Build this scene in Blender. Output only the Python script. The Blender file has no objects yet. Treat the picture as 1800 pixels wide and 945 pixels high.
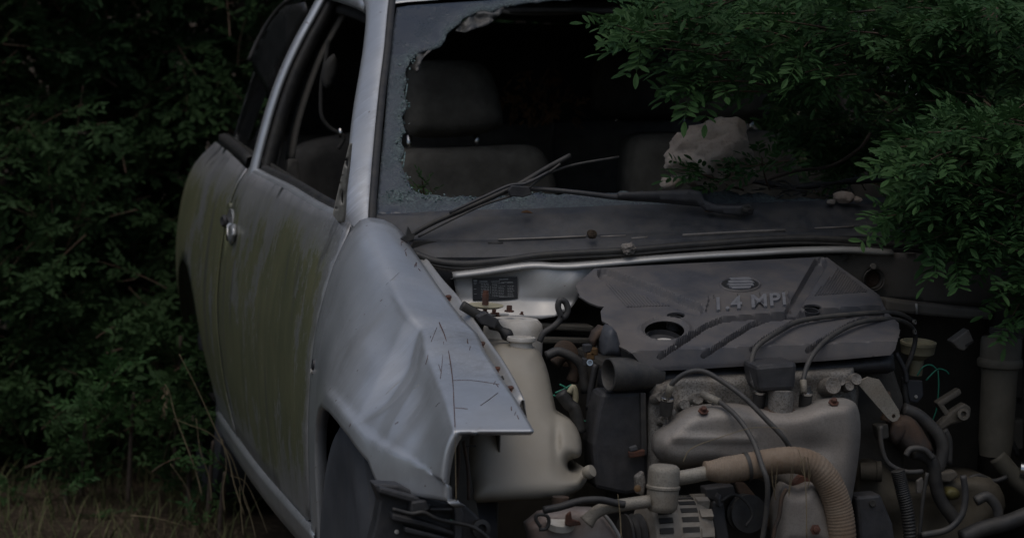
import bpy, bmesh, math, random
import numpy as np
from mathutils import Vector, Matrix, Quaternion, noise
from mathutils.geometry import delaunay_2d_cdt
random.seed(7); rng = np.random.default_rng(11)
SC = bpy.context.scene; COL = SC.collection

# ------------------------------------------------------------------ camera
CAM = np.array([-1.747, -5.835, 1.404]); FPX = 5500.0
def _basis(y, p, r):
    f = np.array([math.sin(y)*math.cos(p), math.cos(y)*math.cos(p), -math.sin(p)])
    rt = np.array([math.cos(y), -math.sin(y), 0.0]); up = np.cross(rt, f)
    c, s = math.cos(r), math.sin(r)
    return np.array([c*rt+s*up, -s*rt+c*up, f])
MC = _basis(*[math.radians(a) for a in (12.25, 5.15, 2.29)])
cd = bpy.data.cameras.new('camera'); cam = bpy.data.objects.new('camera', cd); COL.objects.link(cam)
cd.sensor_width = 36; cd.lens = 36*FPX/1800; cd.clip_start = .1; cd.clip_end = 500
cam.matrix_world = Matrix(((MC[0][0], MC[1][0], -MC[2][0], CAM[0]), (MC[0][1], MC[1][1], -MC[2][1], CAM[1]),
                           (MC[0][2], MC[1][2], -MC[2][2], CAM[2]), (0, 0, 0, 1)))
cd.dof.use_dof = True; cd.dof.focus_distance = 6.1; cd.dof.aperture_fstop = 5.8
SC.camera = cam

# ------------------------------------------------------------------ light: dull late daylight
SUN_EL, SUN_AZ = 68, 215          # azimuth clockwise from +Y (the car's tail)
w = bpy.data.worlds.new('World'); SC.world = w; w.use_nodes = True
nt = w.node_tree; sky = nt.nodes.new('ShaderNodeTexSky'); sky.sky_type = 'NISHITA'; sky.sun_disc = False
sky.sun_elevation = math.radians(SUN_EL); sky.sun_rotation = math.radians(SUN_AZ)
sky.air_density = 1.0; sky.dust_density = 3.5; sky.ozone_density = .8
bg = nt.nodes['Background']; bg.inputs['Strength'].default_value = .095
nt.links.new(sky.outputs[0], bg.inputs[0])
ld = bpy.data.lights.new('sun', 'SUN'); ld.energy = .95; ld.angle = math.radians(70); ld.color = (1.0, .985, .96)
sun = bpy.data.objects.new('sun', ld); COL.objects.link(sun)
el, az = math.radians(SUN_EL), math.radians(SUN_AZ)
sd = Vector((math.sin(az)*math.cos(el), math.cos(az)*math.cos(el), math.sin(el)))
sun.rotation_euler = sd.to_track_quat('Z', 'Y').to_euler(); sun.location = (0, -3, 8)
vs = SC.view_settings; vs.view_transform = 'Standard'; vs.look = 'None'; vs.gamma = 1; vs.exposure = -.48
vs.use_curve_mapping = False

# ------------------------------------------------------------------ helpers
def ray(u, v):
    return ((u-900)/FPX)*MC[0] - ((v-472.5)/FPX)*MC[1] + MC[2]
def at(u, v, x=None, y=None, z=None):
    """survey point: where the sight line to a photo point meets a plane of the car"""
    d = ray(u, v)
    i, val = (0, x) if x is not None else (1, y) if y is not None else (2, z)
    return Vector(CAM + d*(val-CAM[i])/d[i])
def hit(u, v, fy):
    """sight line against a surface y = fy(x, z)"""
    y = fy(0, 1)
    for _ in range(25):
        p = at(u, v, y=y); y += .7*(fy(p.x, p.z)-y)
    return at(u, v, y=y)
def crom(P, n):
    """Catmull-Rom through points, n samples per span"""
    P = [np.array(p, float) for p in P]; P = [2*P[0]-P[1]]+P+[2*P[-1]-P[-2]]; out = []
    for i in range(1, len(P)-2):
        a, b, c, d = P[i-1:i+3]
        for k in range(n):
            t = k/n
            out.append(.5*((2*b)+(c-a)*t+(2*a-5*b+4*c-d)*t*t+(3*b-a-3*c+d)*t**3))
    out.append(P[-2]); return out
WL = {}
def mesh_obj(name, verts, faces, mat, parent=None, smooth=True, origin=None):
    V = np.array([tuple(p) for p in verts], float)
    o3 = np.array(origin, float) if origin is not None else (V.min(0)+V.max(0))/2
    me = bpy.data.meshes.new(name); me.from_pydata((V-o3).tolist(), [], [list(f) for f in faces]); me.update()
    if smooth: me.polygons.foreach_set('use_smooth', [True]*len(me.polygons))
    if mat: me.materials.append(mat)
    return link(name, me, o3, parent)
def link(name, data, o3, parent=None):
    o = bpy.data.objects.new(name, data); COL.objects.link(o); WL[o] = np.array(o3, float)
    if parent is not None:
        o.parent = parent; o.location = Vector(WL[o]-WL[parent])
    else: o.location = Vector(o3)
    return o
def tag(o, label=None, cat=None, group=None, kind=None):
    if label: o['label'] = label
    if cat: o['category'] = cat
    if group: o['group'] = group
    if kind: o['kind'] = kind
    return o
def thing(name, loc, label, cat, group=None):
    return tag(link(name, None, loc), label, cat, group)
def mod_solid(o, t, off=-1):
    m = o.modifiers.new('thickness', 'SOLIDIFY'); m.thickness = t; m.offset = off; return o
def mod_bevel(o, wd, seg=2, ang=40):
    m = o.modifiers.new('bevel', 'BEVEL'); m.width = wd; m.segments = seg; m.limit_method = 'ANGLE'; m.angle_limit = math.radians(ang); return o
def grid_faces(nr, nc, flip=False):
    F = []
    for i in range(nr-1):
        for j in range(nc-1):
            q = (i*nc+j, i*nc+j+1, (i+1)*nc+j+1, (i+1)*nc+j)
            F.append(q[::-1] if flip else q)
    return F
def sheet(name, rows, mat, parent, n=4, m=4, thick=None, flip=False):
    """smooth sheet through a grid of control points"""
    R = [crom(r, m) for r in rows]; Cc = [crom([r[j] for r in R], n) for j in range(len(R[0]))]
    nr, nc = len(Cc[0]), len(Cc); V = [Cc[j][i] for i in range(nr) for j in range(nc)]
    o = mesh_obj(name, V, grid_faces(nr, nc, flip), mat, parent)
    if thick: mod_solid(o, thick)
    return o
def tube_geo(pts, rad, seg=8, smooth_n=5, cap=True):
    P = crom(pts, smooth_n) if smooth_n > 1 and len(pts) > 2 else [np.array(p, float) for p in pts]
    n = len(P); V = []; F = []
    rr = rad if callable(rad) else (lambda t: rad)
    T = [P[min(i+1, n-1)]-P[max(i-1, 0)] for i in range(n)]
    up = np.array([0, 0, 1.0]);
    if abs(T[0][2]) > .9*np.linalg.norm(T[0]): up = np.array([0, 1.0, 0])
    for i in range(n):
        t = T[i]/(np.linalg.norm(T[i])+1e-9); a = np.cross(t, up)
        if np.linalg.norm(a) < 1e-4: a = np.cross(t, [1, 0, .1])
        a /= np.linalg.norm(a); b = np.cross(a, t); up = b
        r = rr(i/max(n-1, 1))
        for k in range(seg):
            q = 2*math.pi*k/seg; V.append(P[i]+r*(math.cos(q)*a+math.sin(q)*b))
    for i in range(n-1):
        for k in range(seg):
            F.append((i*seg+k, i*seg+(k+1) % seg, (i+1)*seg+(k+1) % seg, (i+1)*seg+k))
    if cap: F.append(tuple(range(seg))[::-1]); F.append(tuple(range((n-1)*seg, n*seg)))
    return V, F
def tube(name, pts, rad, mat, parent, seg=10, n=6):
    V, F = tube_geo(pts, rad, seg, n); return mesh_obj(name, V, F, mat, parent)
def px(pts, y):
    """photo points at car depth y (number, or one per point)"""
    return [at(p[0], p[1], y=(p[2] if len(p) > 2 else y)) for p in pts]
def lathe(name, prof, origin, axis, mat, parent, seg=32, closed=True):
    """prof = [(radius, height along axis)]"""
    ax = Vector(axis).normalized(); q = Vector((0, 0, 1)).rotation_difference(ax); V = []; F = []
    for r, h in prof:
        for k in range(seg):
            t = 2*math.pi*k/seg; V.append(Vector(origin)+q @ Vector((r*math.cos(t), r*math.sin(t), h)))
    for i in range(len(prof)-1):
        for k in range(seg):
            F.append((i*seg+k, i*seg+(k+1) % seg, (i+1)*seg+(k+1) % seg, (i+1)*seg+k))
    if closed:
        F.append(tuple(range(seg))[::-1]); F.append(tuple(range((len(prof)-1)*seg, len(prof)*seg)))
    o = mesh_obj(name, V, F, mat, parent)
    es = o.modifiers.new('edges', 'EDGE_SPLIT'); es.split_angle = math.radians(40)
    return o
def box_geo(c, ex, ey, ez):
    c, ex, ey, ez = [np.array(a, float) for a in (c, ex, ey, ez)]
    V = [c+i*ex+j*ey+k*ez for k in (-1, 1) for j in (-1, 1) for i in (-1, 1)]
    F = [(0, 2, 3, 1), (4, 5, 7, 6), (0, 1, 5, 4), (2, 6, 7, 3), (0, 4, 6, 2), (1, 3, 7, 5)]
    return V, F
def join(name, geos, mat, parent, smooth=False):
    V = []; F = []
    for v, f in geos:
        b = len(V); V += list(v); F += [tuple(i+b for i in q) for q in f]
    return mesh_obj(name, V, F, mat, parent, smooth)
def prism(name, outline, y, depth, mat, parent, bevel=.004, rnd=0, seg=2):
    """outline traced at depth y, pushed back by depth (metres), edges rounded"""
    pts = outline
    if rnd: pts = [tuple(p) for p in crom(list(outline)+[outline[0]], rnd)[:-1]]
    A = px(pts, y); n = len(A)
    B = [p+Vector((0, depth, 0)) for p in A]
    F = [tuple(range(n))[::-1], tuple(range(n, 2*n))]+[(i, (i+1) % n, (i+1) % n+n, i+n) for i in range(n)]
    o = mesh_obj(name, A+B, F, mat, parent, smooth=False)
    bm = bmesh.new(); bm.from_mesh(o.data); bmesh.ops.recalc_face_normals(bm, faces=bm.faces[:]); bm.to_mesh(o.data); bm.free()
    if bevel:
        mod_bevel(o, bevel, seg, 30)
    return o
def pip(x, y, P):
    n = len(P); j = n-1; c = False
    for i in range(n):
        if (P[i][1] > y) != (P[j][1] > y) and x < (P[j][0]-P[i][0])*(y-P[i][1])/(P[j][1]-P[i][1])+P[i][0]: c = not c
        j = i
    return c
def edge_dist(pt, loops):
    d = 1e9; p = np.array(pt)
    for P in loops:
        A = np.array(P, float); B = np.roll(A, -1, 0); AB = B-A; t = np.clip(((p-A)*AB).sum(1)/((AB*AB).sum(1)+1e-9), 0, 1)
        d = min(d, np.sqrt((((A+AB*t[:, None])-p)**2).sum(1)).min())
    return d
def dens(P, step):
    out = []
    for i in range(len(P)):
        a, b = np.array(P[i][:2], float), np.array(P[(i+1) % len(P)][:2], float); k = max(1, int(np.linalg.norm(b-a)/step))
        out += [tuple(a+(b-a)*t/k) for t in range(k)]
    return out
def pip_n(X, Y, P):
    A = np.array(P, float); B = np.roll(A, 1, 0); c = np.zeros(len(X), bool)
    for (ax, ay), (bx, by) in zip(A, B):
        if ay == by: continue
        c ^= ((ay > Y) != (by > Y)) & (X < (bx-ax)*(Y-ay)/(by-ay)+ax)
    return c
def dist_n(X, Y, loops):
    d = np.full(len(X), 1e18)
    for P in loops:
        A = np.array(P, float); B = np.roll(A, -1, 0)
        for (ax, ay), (bx, by) in zip(A, B):
            ex, ey = bx-ax, by-ay; t = np.clip(((X-ax)*ex+(Y-ay)*ey)/(ex*ex+ey*ey+1e-12), 0, 1)
            d = np.minimum(d, (X-ax-t*ex)**2+(Y-ay-t*ey)**2)
    return np.sqrt(d)
def cut(outline, holes=(), step=6, jitter=.0):
    """triangulated flat region: (points 2d, faces)"""
    O = dens(outline, step); H = [dens(h, step) for h in holes]
    pts = list(O); edges = [(i, (i+1) % len(O)) for i in range(len(O))]
    for h in H:
        b = len(pts); pts += h; edges += [(b+i, b+(i+1) % len(h)) for i in range(len(h))]
    xs = [p[0] for p in O]; ys = [p[1] for p in O]; G = []
    for r, yy in enumerate(np.arange(min(ys)+step*.5, max(ys), step*.87)):
        for xx in np.arange(min(xs)+step*(.5 if r % 2 else 1), max(xs), step): G.append((xx+random.uniform(-jitter, jitter)*step, yy+random.uniform(-jitter, jitter)*step))
    if G:
        G = np.array(G); k = pip_n(G[:, 0], G[:, 1], O)
        for h in H: k &= ~pip_n(G[:, 0], G[:, 1], h)
        G = G[k]; G = G[dist_n(G[:, 0], G[:, 1], [O]+H) > step*.45]; pts += [tuple(p) for p in G]
    v, e, f, *_ = delaunay_2d_cdt([Vector(p) for p in pts], edges, [], 0, 1e-6)
    va = np.array([tuple(p) for p in v]); c = np.array([va[list(t)].mean(0) for t in f]); k = pip_n(c[:, 0], c[:, 1], O)
    for h in H: k &= ~pip_n(c[:, 0], c[:, 1], h)
    return [tuple(p) for p in v], [tuple(t) for t, q in zip(f, k) if q], [O]+H
def panel(name, outline, surf, mat, parent, holes=(), step=6, thick=None, jitter=0):
    v, f, _ = cut(outline, holes, step, jitter)
    o = mesh_obj(name, [surf(*p) for p in v], f, mat, parent)
    face_cam(o)
    if thick: mod_solid(o, thick)
    return o
def face_cam(o):
    bm = bmesh.new(); bm.from_mesh(o.data); bmesh.ops.recalc_face_normals(bm, faces=bm.faces[:])
    loc = Vector(WL[o]); s = 0
    for f in bm.faces: s += f.normal.dot(Vector(CAM)-loc-f.calc_center_median())*f.calc_area()
    if s < 0: bmesh.ops.reverse_faces(bm, faces=bm.faces[:])
    bm.to_mesh(o.data); bm.free()
def puff(name, outline, y, bulge, edge, mat, parent, step=6, back=.05, rnd=4, surf=None, power=.5, wob=0, lean=0):
    """rounded body: outline traced at depth y, swelling towards the front by bulge within edge px of its rim"""
    P = [tuple(p)[:2] for p in crom(list(outline)+[outline[0]], rnd)[:-1]] if rnd else list(outline)
    v, f, loops = cut(P, (), step); V = []
    vm = max(p[1] for p in P)
    for p in v:
        d = min(edge_dist(p, loops)/edge, 1); h = bulge*(1-(1-d)**2)**power
        yy = y+lean*(vm-p[1])
        if wob: h += wob*d*noise.noise(Vector((p[0]*.018, p[1]*.018, y*9)))
        if surf: h += surf(*p)
        V.append(at(p[0], p[1], y=yy-h))
    n = len(loops[0]); nV = len(V); F = list(f)
    # the rim runs back
    rim = [i for i in range(n)]
    V += [V[i]+Vector((0, back, 0)) for i in rim]
    F += [(rim[i], nV+i, nV+(i+1) % n, rim[(i+1) % n]) for i in range(n)]
    F.append(tuple(range(nV, nV+n)))
    o = mesh_obj(name, V, F, mat, parent)
    bm = bmesh.new(); bm.from_mesh(o.data); bmesh.ops.recalc_face_normals(bm, faces=bm.faces[:]); bm.to_mesh(o.data); bm.free()
    return o
def cap_bolt(name, c, axis, r, h, mat, parent):
    return lathe(name, [(r*1.7, 0), (r*1.7, h*.25), (r, h*.3), (r, h*.9), (r*.8, h)], c, axis, mat, parent, seg=6)

# ------------------------------------------------------------------ materials
class NM:
    def __init__(s, name):
        s.m = bpy.data.materials.new(name); s.m.use_nodes = True; s.t = s.m.node_tree; s.b = s.t.nodes['Principled BSDF']
        s.pos = s.t.nodes.new('ShaderNodeNewGeometry').outputs['Position']
    def n(s, typ, **k):
        o = s.t.nodes.new(typ)
        for a, v in k.items():
            if a.startswith('i_'): o.inputs[a[2:].replace('_', ' ')].default_value = v
            else: setattr(o, a, v)
        return o
    def l(s, a, b): s.t.links.new(a, b); return s
    def noise(s, scale, det=4, rough=.6, vec=None, stretch=None):
        x = s.n('ShaderNodeTexNoise'); x.inputs['Scale'].default_value = scale; x.inputs['Detail'].default_value = det; x.inputs['Roughness'].default_value = rough
        v = vec or s.pos
        if stretch:
            mp = s.n('ShaderNodeMapping'); mp.inputs['Scale'].default_value = stretch; s.l(v, mp.inputs[0]); v = mp.outputs[0]
        s.l(v, x.inputs['Vector']); return x.outputs['Fac']
    def ramp(s, f, a, b, ca=(0, 0, 0, 1), cb=(1, 1, 1, 1)):
        r = s.n('ShaderNodeValToRGB'); e = r.color_ramp.elements; e[0].position = a; e[1].position = b; e[0].color = ca; e[1].color = cb
        s.l(f, r.inputs[0]); return r.outputs[0]
    def mix(s, f, a, b, blend='MIX'):
        m = s.n('ShaderNodeMix', data_type='RGBA', blend_type=blend)
        for k, v in ((0, f), (6, a), (7, b)):
            if hasattr(v, 'is_linked'): s.l(v, m.inputs[k])
            else: m.inputs[k].default_value = v if k == 0 else (*v, 1)
        return m.outputs[2]
    def math(s, op, a, b=0.0):
        m = s.n('ShaderNodeMath', operation=op)
        for k, v in ((0, a), (1, b)):
            if hasattr(v, 'is_linked'): s.l(v, m.inputs[k])
            else: m.inputs[k].default_value = v
        return m.outputs[0]
    def out(s, col=None, rough=None, metal=0.0, bump=None, bs=.3, bd=.002, spec=.5):
        b = s.b
        if col is not None:
            if hasattr(col, 'is_linked'): s.l(col, b.inputs['Base Color'])
            else: b.inputs['Base Color'].default_value = (*col, 1)
        if rough is not None:
            if hasattr(rough, 'is_linked'): s.l(rough, b.inputs['Roughness'])
            else: b.inputs['Roughness'].default_value = rough
        if hasattr(metal, 'is_linked'): s.l(metal, b.inputs['Metallic'])
        else: b.inputs['Metallic'].default_value = metal
        b.inputs['Specular IOR Level'].default_value = spec
        if bump is not None:
            q = s.n('ShaderNodeBump'); q.inputs['Strength'].default_value = bs; q.inputs['Distance'].default_value = bd
            s.l(bump, q.inputs['Height']); s.l(q.outputs[0], b.inputs['Normal'])
        return s.m
def simple(name, ca, cb, scale=30, rough=.6, metal=0.0, bs=.25, dust=None, dust_amt=.5, spec=.5, fine=True, speck=0):
    """two-tone weathered surface with optional settled dust"""
    k = NM(name); c = k.mix(k.ramp(k.noise(scale), .35, .68), ca, cb)
    if speck: c = k.mix(k.math('MULTIPLY', k.ramp(k.noise(330, 3, .6), .50, .60), speck), c, (.05, .045, .038))
    if dust:
        f = k.math('MULTIPLY', k.ramp(k.noise(scale*.4, 6, .7), .4, .75), dust_amt)
        c = k.mix(f, c, dust)
        rough_o = k.math('MULTIPLY_ADD', f, .3); rough_o.node.inputs[2].default_value = rough
    else: rough_o = rough
    return k.out(c, rough_o, metal, k.noise(scale*6, 5, .7) if fine else None, bs, .002, spec)
def paint(name, algae=0.0, base=(.59, .615, .64), scratch=1.0, metal=.62, rough=.40):
    k = NM(name)
    c = k.mix(k.ramp(k.noise(9, 5), .3, .7), base, tuple(b*.82 for b in base))
    # fine diagonal scratches and washed dust
    mr = k.n('ShaderNodeMapping'); mr.inputs['Rotation'].default_value = (.5, .75, .25); k.l(k.pos, mr.inputs[0])
    st = k.noise(1.0, 4, .6, vec=mr.outputs[0], stretch=(9, 230, 230)); sc = k.ramp(st, .56, .70)
    pz = k.ramp(k.noise(3.5, 3), .40, .62)
    c = k.mix(k.math('MULTIPLY', k.math('MULTIPLY', sc, pz), .60*scratch), c, (.80, .81, .84))
    s2 = k.ramp(k.noise(1.0, 5, .65, vec=mr.outputs[0], stretch=(5, 60, 60)), .45, .75)
    c = k.mix(k.math('MULTIPLY', k.math('MULTIPLY', s2, pz), .48*scratch), c, (.30, .285, .27))
    d = k.ramp(k.noise(7, 5, .6, stretch=(1, 1, .5)), .45, .80)
    c = k.mix(k.math('MULTIPLY', d, .35), c, (.26, .24, .215))
    ro = k.math('MULTIPLY_ADD', d, .2); ro.node.inputs[2].default_value = rough
    me = metal
    if algae:
        big = k.ramp(k.noise(4.2, 4, .6), .36, .60)
        stk = k.noise(13, 6, .72, stretch=(1, 1.0, .10)); sf = k.ramp(stk, .20, .62)
        sx = k.n('ShaderNodeSeparateXYZ'); k.l(k.pos, sx.inputs[0])
        low = k.math('MULTIPLY', k.ramp(sx.outputs[2], .28, .44), k.ramp(sx.outputs[1], .37, .56)); hi = k.ramp(sx.outputs[2], .80, .93, (1, 1, 1, 1), (0, 0, 0, 1))
        f = k.math('MULTIPLY', k.math('MULTIPLY', sf, hi), k.math('MULTIPLY', k.math('ADD', big, .30), low)); 
        gr = k.ramp(k.noise(75, 5, .75, stretch=(1, 1, .6)), .28, .62)
        f = k.math('MINIMUM', k.math('MULTIPLY', k.math('MULTIPLY', f, k.math('ADD', k.math('MULTIPLY', gr, .75), .35)), algae), .93)
        ac = k.mix(k.ramp(k.noise(20, 5, .7, stretch=(1, 1, .3)), .35, .7), (.062, .072, .020), (.115, .115, .042))
        c = k.mix(f, c, ac); ro = k.math('MAXIMUM', ro, k.math('MULTIPLY', f, .8))
        me = k.math('MULTIPLY', k.math('SUBTRACT', 1.0, f), metal)
        # darker run marks
        run = k.ramp(k.noise(16, 3, .5, stretch=(1, 1, .09)), .62, .70)
        c = k.mix(k.math('MULTIPLY', run, .55), c, (.06, .06, .062))
    rs = k.ramp(k.noise(55, 3, .5), .705, .75)
    c = k.mix(k.math('MULTIPLY', rs, .7), c, (.12, .045, .025))
    k.b.inputs['Coat Weight'].default_value = .10 if algae else .55; k.b.inputs['Coat Roughness'].default_value = .13
    return k.out(c, ro, me, k.noise(5, 3), .12, .012)
M = {}
M['paint'] = paint('silver_paint', 0)
M['paint_algae'] = paint('silver_paint_with_algae', 2.7, (.40, .405, .42))
M['paint_inner'] = paint('inner_silver_paint', 0, (.44, .44, .43), .3, .35, .38)
M['black'] = simple('black_plastic', (.022, .023, .026), (.040, .041, .046), 40, .5, dust=(.10, .09, .08), dust_amt=.35)
M['cowl'] = simple('cowl_plastic', (.022, .025, .031), (.041, .044, .051), 45, .52, dust=(.085, .078, .070), dust_amt=.7)
M['cover'] = simple('engine_cover_plastic', (.054, .057, .068), (.078, .080, .091), 12, .5, dust=(.16, .138, .118), dust_amt=.85)
M['rubber'] = simple('rubber', (.016, .016, .017), (.034, .034, .034), 50, .55, dust=(.09, .08, .06), dust_amt=.35)
M['hose'] = simple('dusty_hose_rubber', (.030, .031, .033), (.055, .054, .052), 50, .55, dust=(.12, .105, .085), dust_amt=.5)
M['alu'] = simple('cast_aluminium', (.17, .165, .155), (.27, .26, .24), 45, .62, .25, .9, dust=(.16, .125, .09), dust_amt=.7, speck=.7)
M['shield'] = simple('heat_shield_steel', (.25, .235, .215), (.32, .30, .275), 9, .6, .3, .3, dust=(.20, .155, .12), dust_amt=.65, speck=.22)
M['tank'] = simple('yellowed_white_plastic', (.28, .258, .215), (.34, .315, .265), 7, .5, 0, .1, dust=(.30, .24, .16), dust_amt=.45)
M['cream'] = simple('old_cream_plastic', (.34, .31, .2), (.42, .39, .27), 14, .55, 0, .1, dust=(.16, .13, .08), dust_amt=.6)
M['rust'] = simple('rust', (.115, .046, .028), (.06, .032, .026), 60, .85, 0, .9)
M['rusty'] = simple('rusty_dark_steel', (.050, .042, .038), (.10, .062, .042), 25, .75, .2, .7, dust=(.13, .09, .06), dust_amt=.5)
M['duct'] = simple('brown_heat_duct', (.165, .118, .080), (.25, .20, .15), 18, .7, 0, .5, dust=(.15, .09, .05), dust_amt=.7)
M['pipe'] = simple('dull_steel_pipe', (.23, .215, .18), (.31, .29, .25), 22, .6, .25, .35, dust=(.2, .15, .1), dust_amt=.6, speck=.3)
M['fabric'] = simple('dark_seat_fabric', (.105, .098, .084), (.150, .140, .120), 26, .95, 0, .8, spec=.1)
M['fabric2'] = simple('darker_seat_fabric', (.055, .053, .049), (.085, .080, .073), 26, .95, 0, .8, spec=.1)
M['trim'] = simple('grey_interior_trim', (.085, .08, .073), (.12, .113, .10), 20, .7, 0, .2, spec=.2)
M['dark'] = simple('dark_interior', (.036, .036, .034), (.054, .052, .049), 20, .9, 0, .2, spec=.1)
M['chrome'] = simple('worn_chrome', (.62, .63, .62), (.5, .5, .5), 60, .22, 1.0, .05)
M['white'] = simple('off_white_paint', (.62, .60, .56), (.5, .48, .43), 30, .6, 0, .2, dust=(.25, .2, .15), dust_amt=.5)
M['letter'] = simple('grey_letter_plastic', (.19, .195, .215), (.25, .255, .275), 60, .4, .3, .1)
M['sticker'] = simple('black_sticker', (.014, .015, .017), (.024, .025, .027), 60, .45, 0, .1)
M['print'] = simple('grey_print', (.33, .34, .34), (.22, .23, .23), 200, .6, 0, .1)
M['green_wire'] = simple('green_wire_plastic', (.02, .24, .15), (.03, .17, .11), 60, .5, 0, .1)
M['copper'] = simple('amber_terminal', (.16, .09, .035), (.08, .05, .025), 90, .5, .4, .3)
M['tyre'] = simple('tyre_rubber', (.042, .046, .054), (.066, .071, .080), 9, .75, 0, .4, dust=(.09, .085, .08), dust_amt=.4)
M['liner'] = simple('wheel_liner_plastic', (.050, .054, .064), (.075, .080, .092), 8, .6, 0, .3, dust=(.12, .115, .11), dust_amt=.5)
def m_glass(name, opaque, tint):
    k = NM(name); b = k.b
    vo = k.n('ShaderNodeTexVoronoi', feature='DISTANCE_TO_EDGE'); vo.inputs['Scale'].default_value = 120; k.l(k.pos, vo.inputs['Vector'])
    cr = k.ramp(vo.outputs['Distance'], .0, .06, (1, 1, 1, 1), (0, 0, 0, 1))
    zone = k.ramp(k.noise(17, 5, .65), .50, .72)
    dust = k.ramp(k.noise(24, 6, .7), .35, .75)
    c = k.mix(dust, tint, tuple(.7*t+.030 for t in tint))
    c = k.mix(k.math('MULTIPLY', k.math('MULTIPLY', cr, zone), .7), c, (.22, .30, .30))
    at_ = k.n('ShaderNodeAttribute', attribute_name='crush'); cz = k.math('MULTIPLY', k.math('MINIMUM', k.math('MULTIPLY', at_.outputs['Fac'], 1.5), 1.0), k.ramp(k.noise(190, 5, .75), .40, .60))
    c = k.mix(k.math('MULTIPLY', cz, .9), c, (.24, .31, .30))
    ro = k.math('ADD', k.math('MULTIPLY', at_.outputs['Fac'], .4), .22)
    k.out(c, ro, 0, k.math('ADD', k.math('MULTIPLY', cr, zone), cz), .8, .003)
    b.inputs['Alpha'].default_value = opaque
    return k.m
M['wglass'] = m_glass('cracked_laminated_glass', .92, (.046, .056, .072))
def m_crumb():
    k = NM('crushed_glass_edge'); c = k.mix(k.ramp(k.noise(160, 4, .7), .35, .65), (.035, .06, .06), (.20, .28, .27))
    return k.out(c, .3, 0, k.noise(260, 3), .9, .003)
M['crumb'] = m_crumb()
M['dglass'] = simple('dirty_dark_glass', (.016, .017, .018), (.030, .031, .033), 9, .25, 0, .05, dust=(.06, .055, .05), dust_amt=.5)
def m_rock(name, ca, cb, cc):
    k = NM(name); c = k.mix(k.ramp(k.noise(13, 6, .65), .36, .66), ca, cb); c = k.mix(k.ramp(k.noise(30, 6, .7), .55, .75), c, cc)
    c = k.mix(k.math('MULTIPLY', k.ramp(k.noise(120, 5, .7), .60, .70), .5), c, tuple(.6*a for a in cc))
    return k.out(c, .92, 0, k.noise(70, 8, .8), 1.0, .02, .2)
M['rock'] = m_rock('pale_limestone', (.74, .65, .56), (.62, .51, .43), (.46, .35, .27))
M['rockw'] = m_rock('white_rubble', (.52, .48, .43), (.42, .38, .34), (.33, .28, .24))
def m_leaf(name, ca, cb, tr=.25, rough=.55, spec=.15):
    k = NM(name); oi = k.n('ShaderNodeObjectInfo'); r = oi.outputs['Random']
    f = k.math('ADD', k.math('MULTIPLY', k.noise(11, 3), .85), k.math('MULTIPLY', r, .25))
    c = k.mix(k.ramp(f, .3, .75), ca, cb); k.out(c, rough, 0, None, spec=spec)
    tl = k.n('ShaderNodeBsdfTranslucent'); k.l(c, tl.inputs[0]); mx = k.n('ShaderNodeMixShader'); mx.inputs[0].default_value = tr
    k.l(k.b.outputs[0], mx.inputs[1]); k.l(tl.outputs[0], mx.inputs[2]); k.l(mx.outputs[0], k.t.nodes['Material Output'].inputs[0]); return k.m
M['leaf'] = m_leaf('mastic_leaf', (.026, .069, .024), (.054, .115, .036))
M['leaf_b'] = m_leaf('hedge_leaf', (.024, .050, .019), (.042, .080, .030), .2, .6, .1)
M['leaf_dead'] = m_leaf('dead_leaf', (.12, .062, .030), (.17, .095, .048), .1)
M['bark'] = simple('bark', (.060, .045, .036), (.105, .078, .060), 60, .9, 0, .8)
M['twig'] = simple('reddish_twig', (.10, .052, .034), (.075, .060, .036), 40, .8, 0, .3)
M['straw'] = simple('dry_straw', (.14, .11, .062), (.08, .062, .036), 40, .85, 0, .2)
def m_soil():
    k = NM('soil'); c = k.mix(k.ramp(k.noise(5, 8, .7), .35, .7), (.050, .038, .028), (.090, .070, .050)); c = k.mix(k.ramp(k.noise(45, 6, .7), .5, .7), c, (.17, .135, .09))
    return k.out(c, .95, 0, k.noise(30, 8, .75), 1, .03, .1)
M['soil'] = m_soil()
M['rib'] = simple('pale_cowl_rib', (.15, .14, .13), (.22, .20, .18), 60, .6)  # raised cowl strips, coloured lighter than the panel
M['pale_straw'] = simple('pale_straw', (.25, .20, .12), (.17, .135, .08), 40, .85, 0, .2)

# ------------------------------------------------------------------ ground
def gz(x, y):
    near = math.exp(-((x+.5)**2+(y-1)**2)/90)
    return near*(.035*noise.noise(Vector((x*.9, y*.9, 0)))+.015*noise.noise(Vector((x*4, y*4, 3))))-.02
xs = sorted(set([round(a, 3) for a in list(np.linspace(-4.5, 4.5, 76))+[-150, -60, -25, -12, -7, 7, 12, 25, 60, 150]]))
ysn = sorted(set([round(a, 3) for a in list(np.linspace(-4, 6, 84))+[-150, -60, -25, -12, -7, 8, 12, 25, 60, 150]]))
g = mesh_obj('ground', [(x, y, gz(x, y)) for y in ysn for x in xs], grid_faces(len(ysn), len(xs)), M['soil'], origin=(0, 0, 0))
tag(g, kind='structure')

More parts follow.
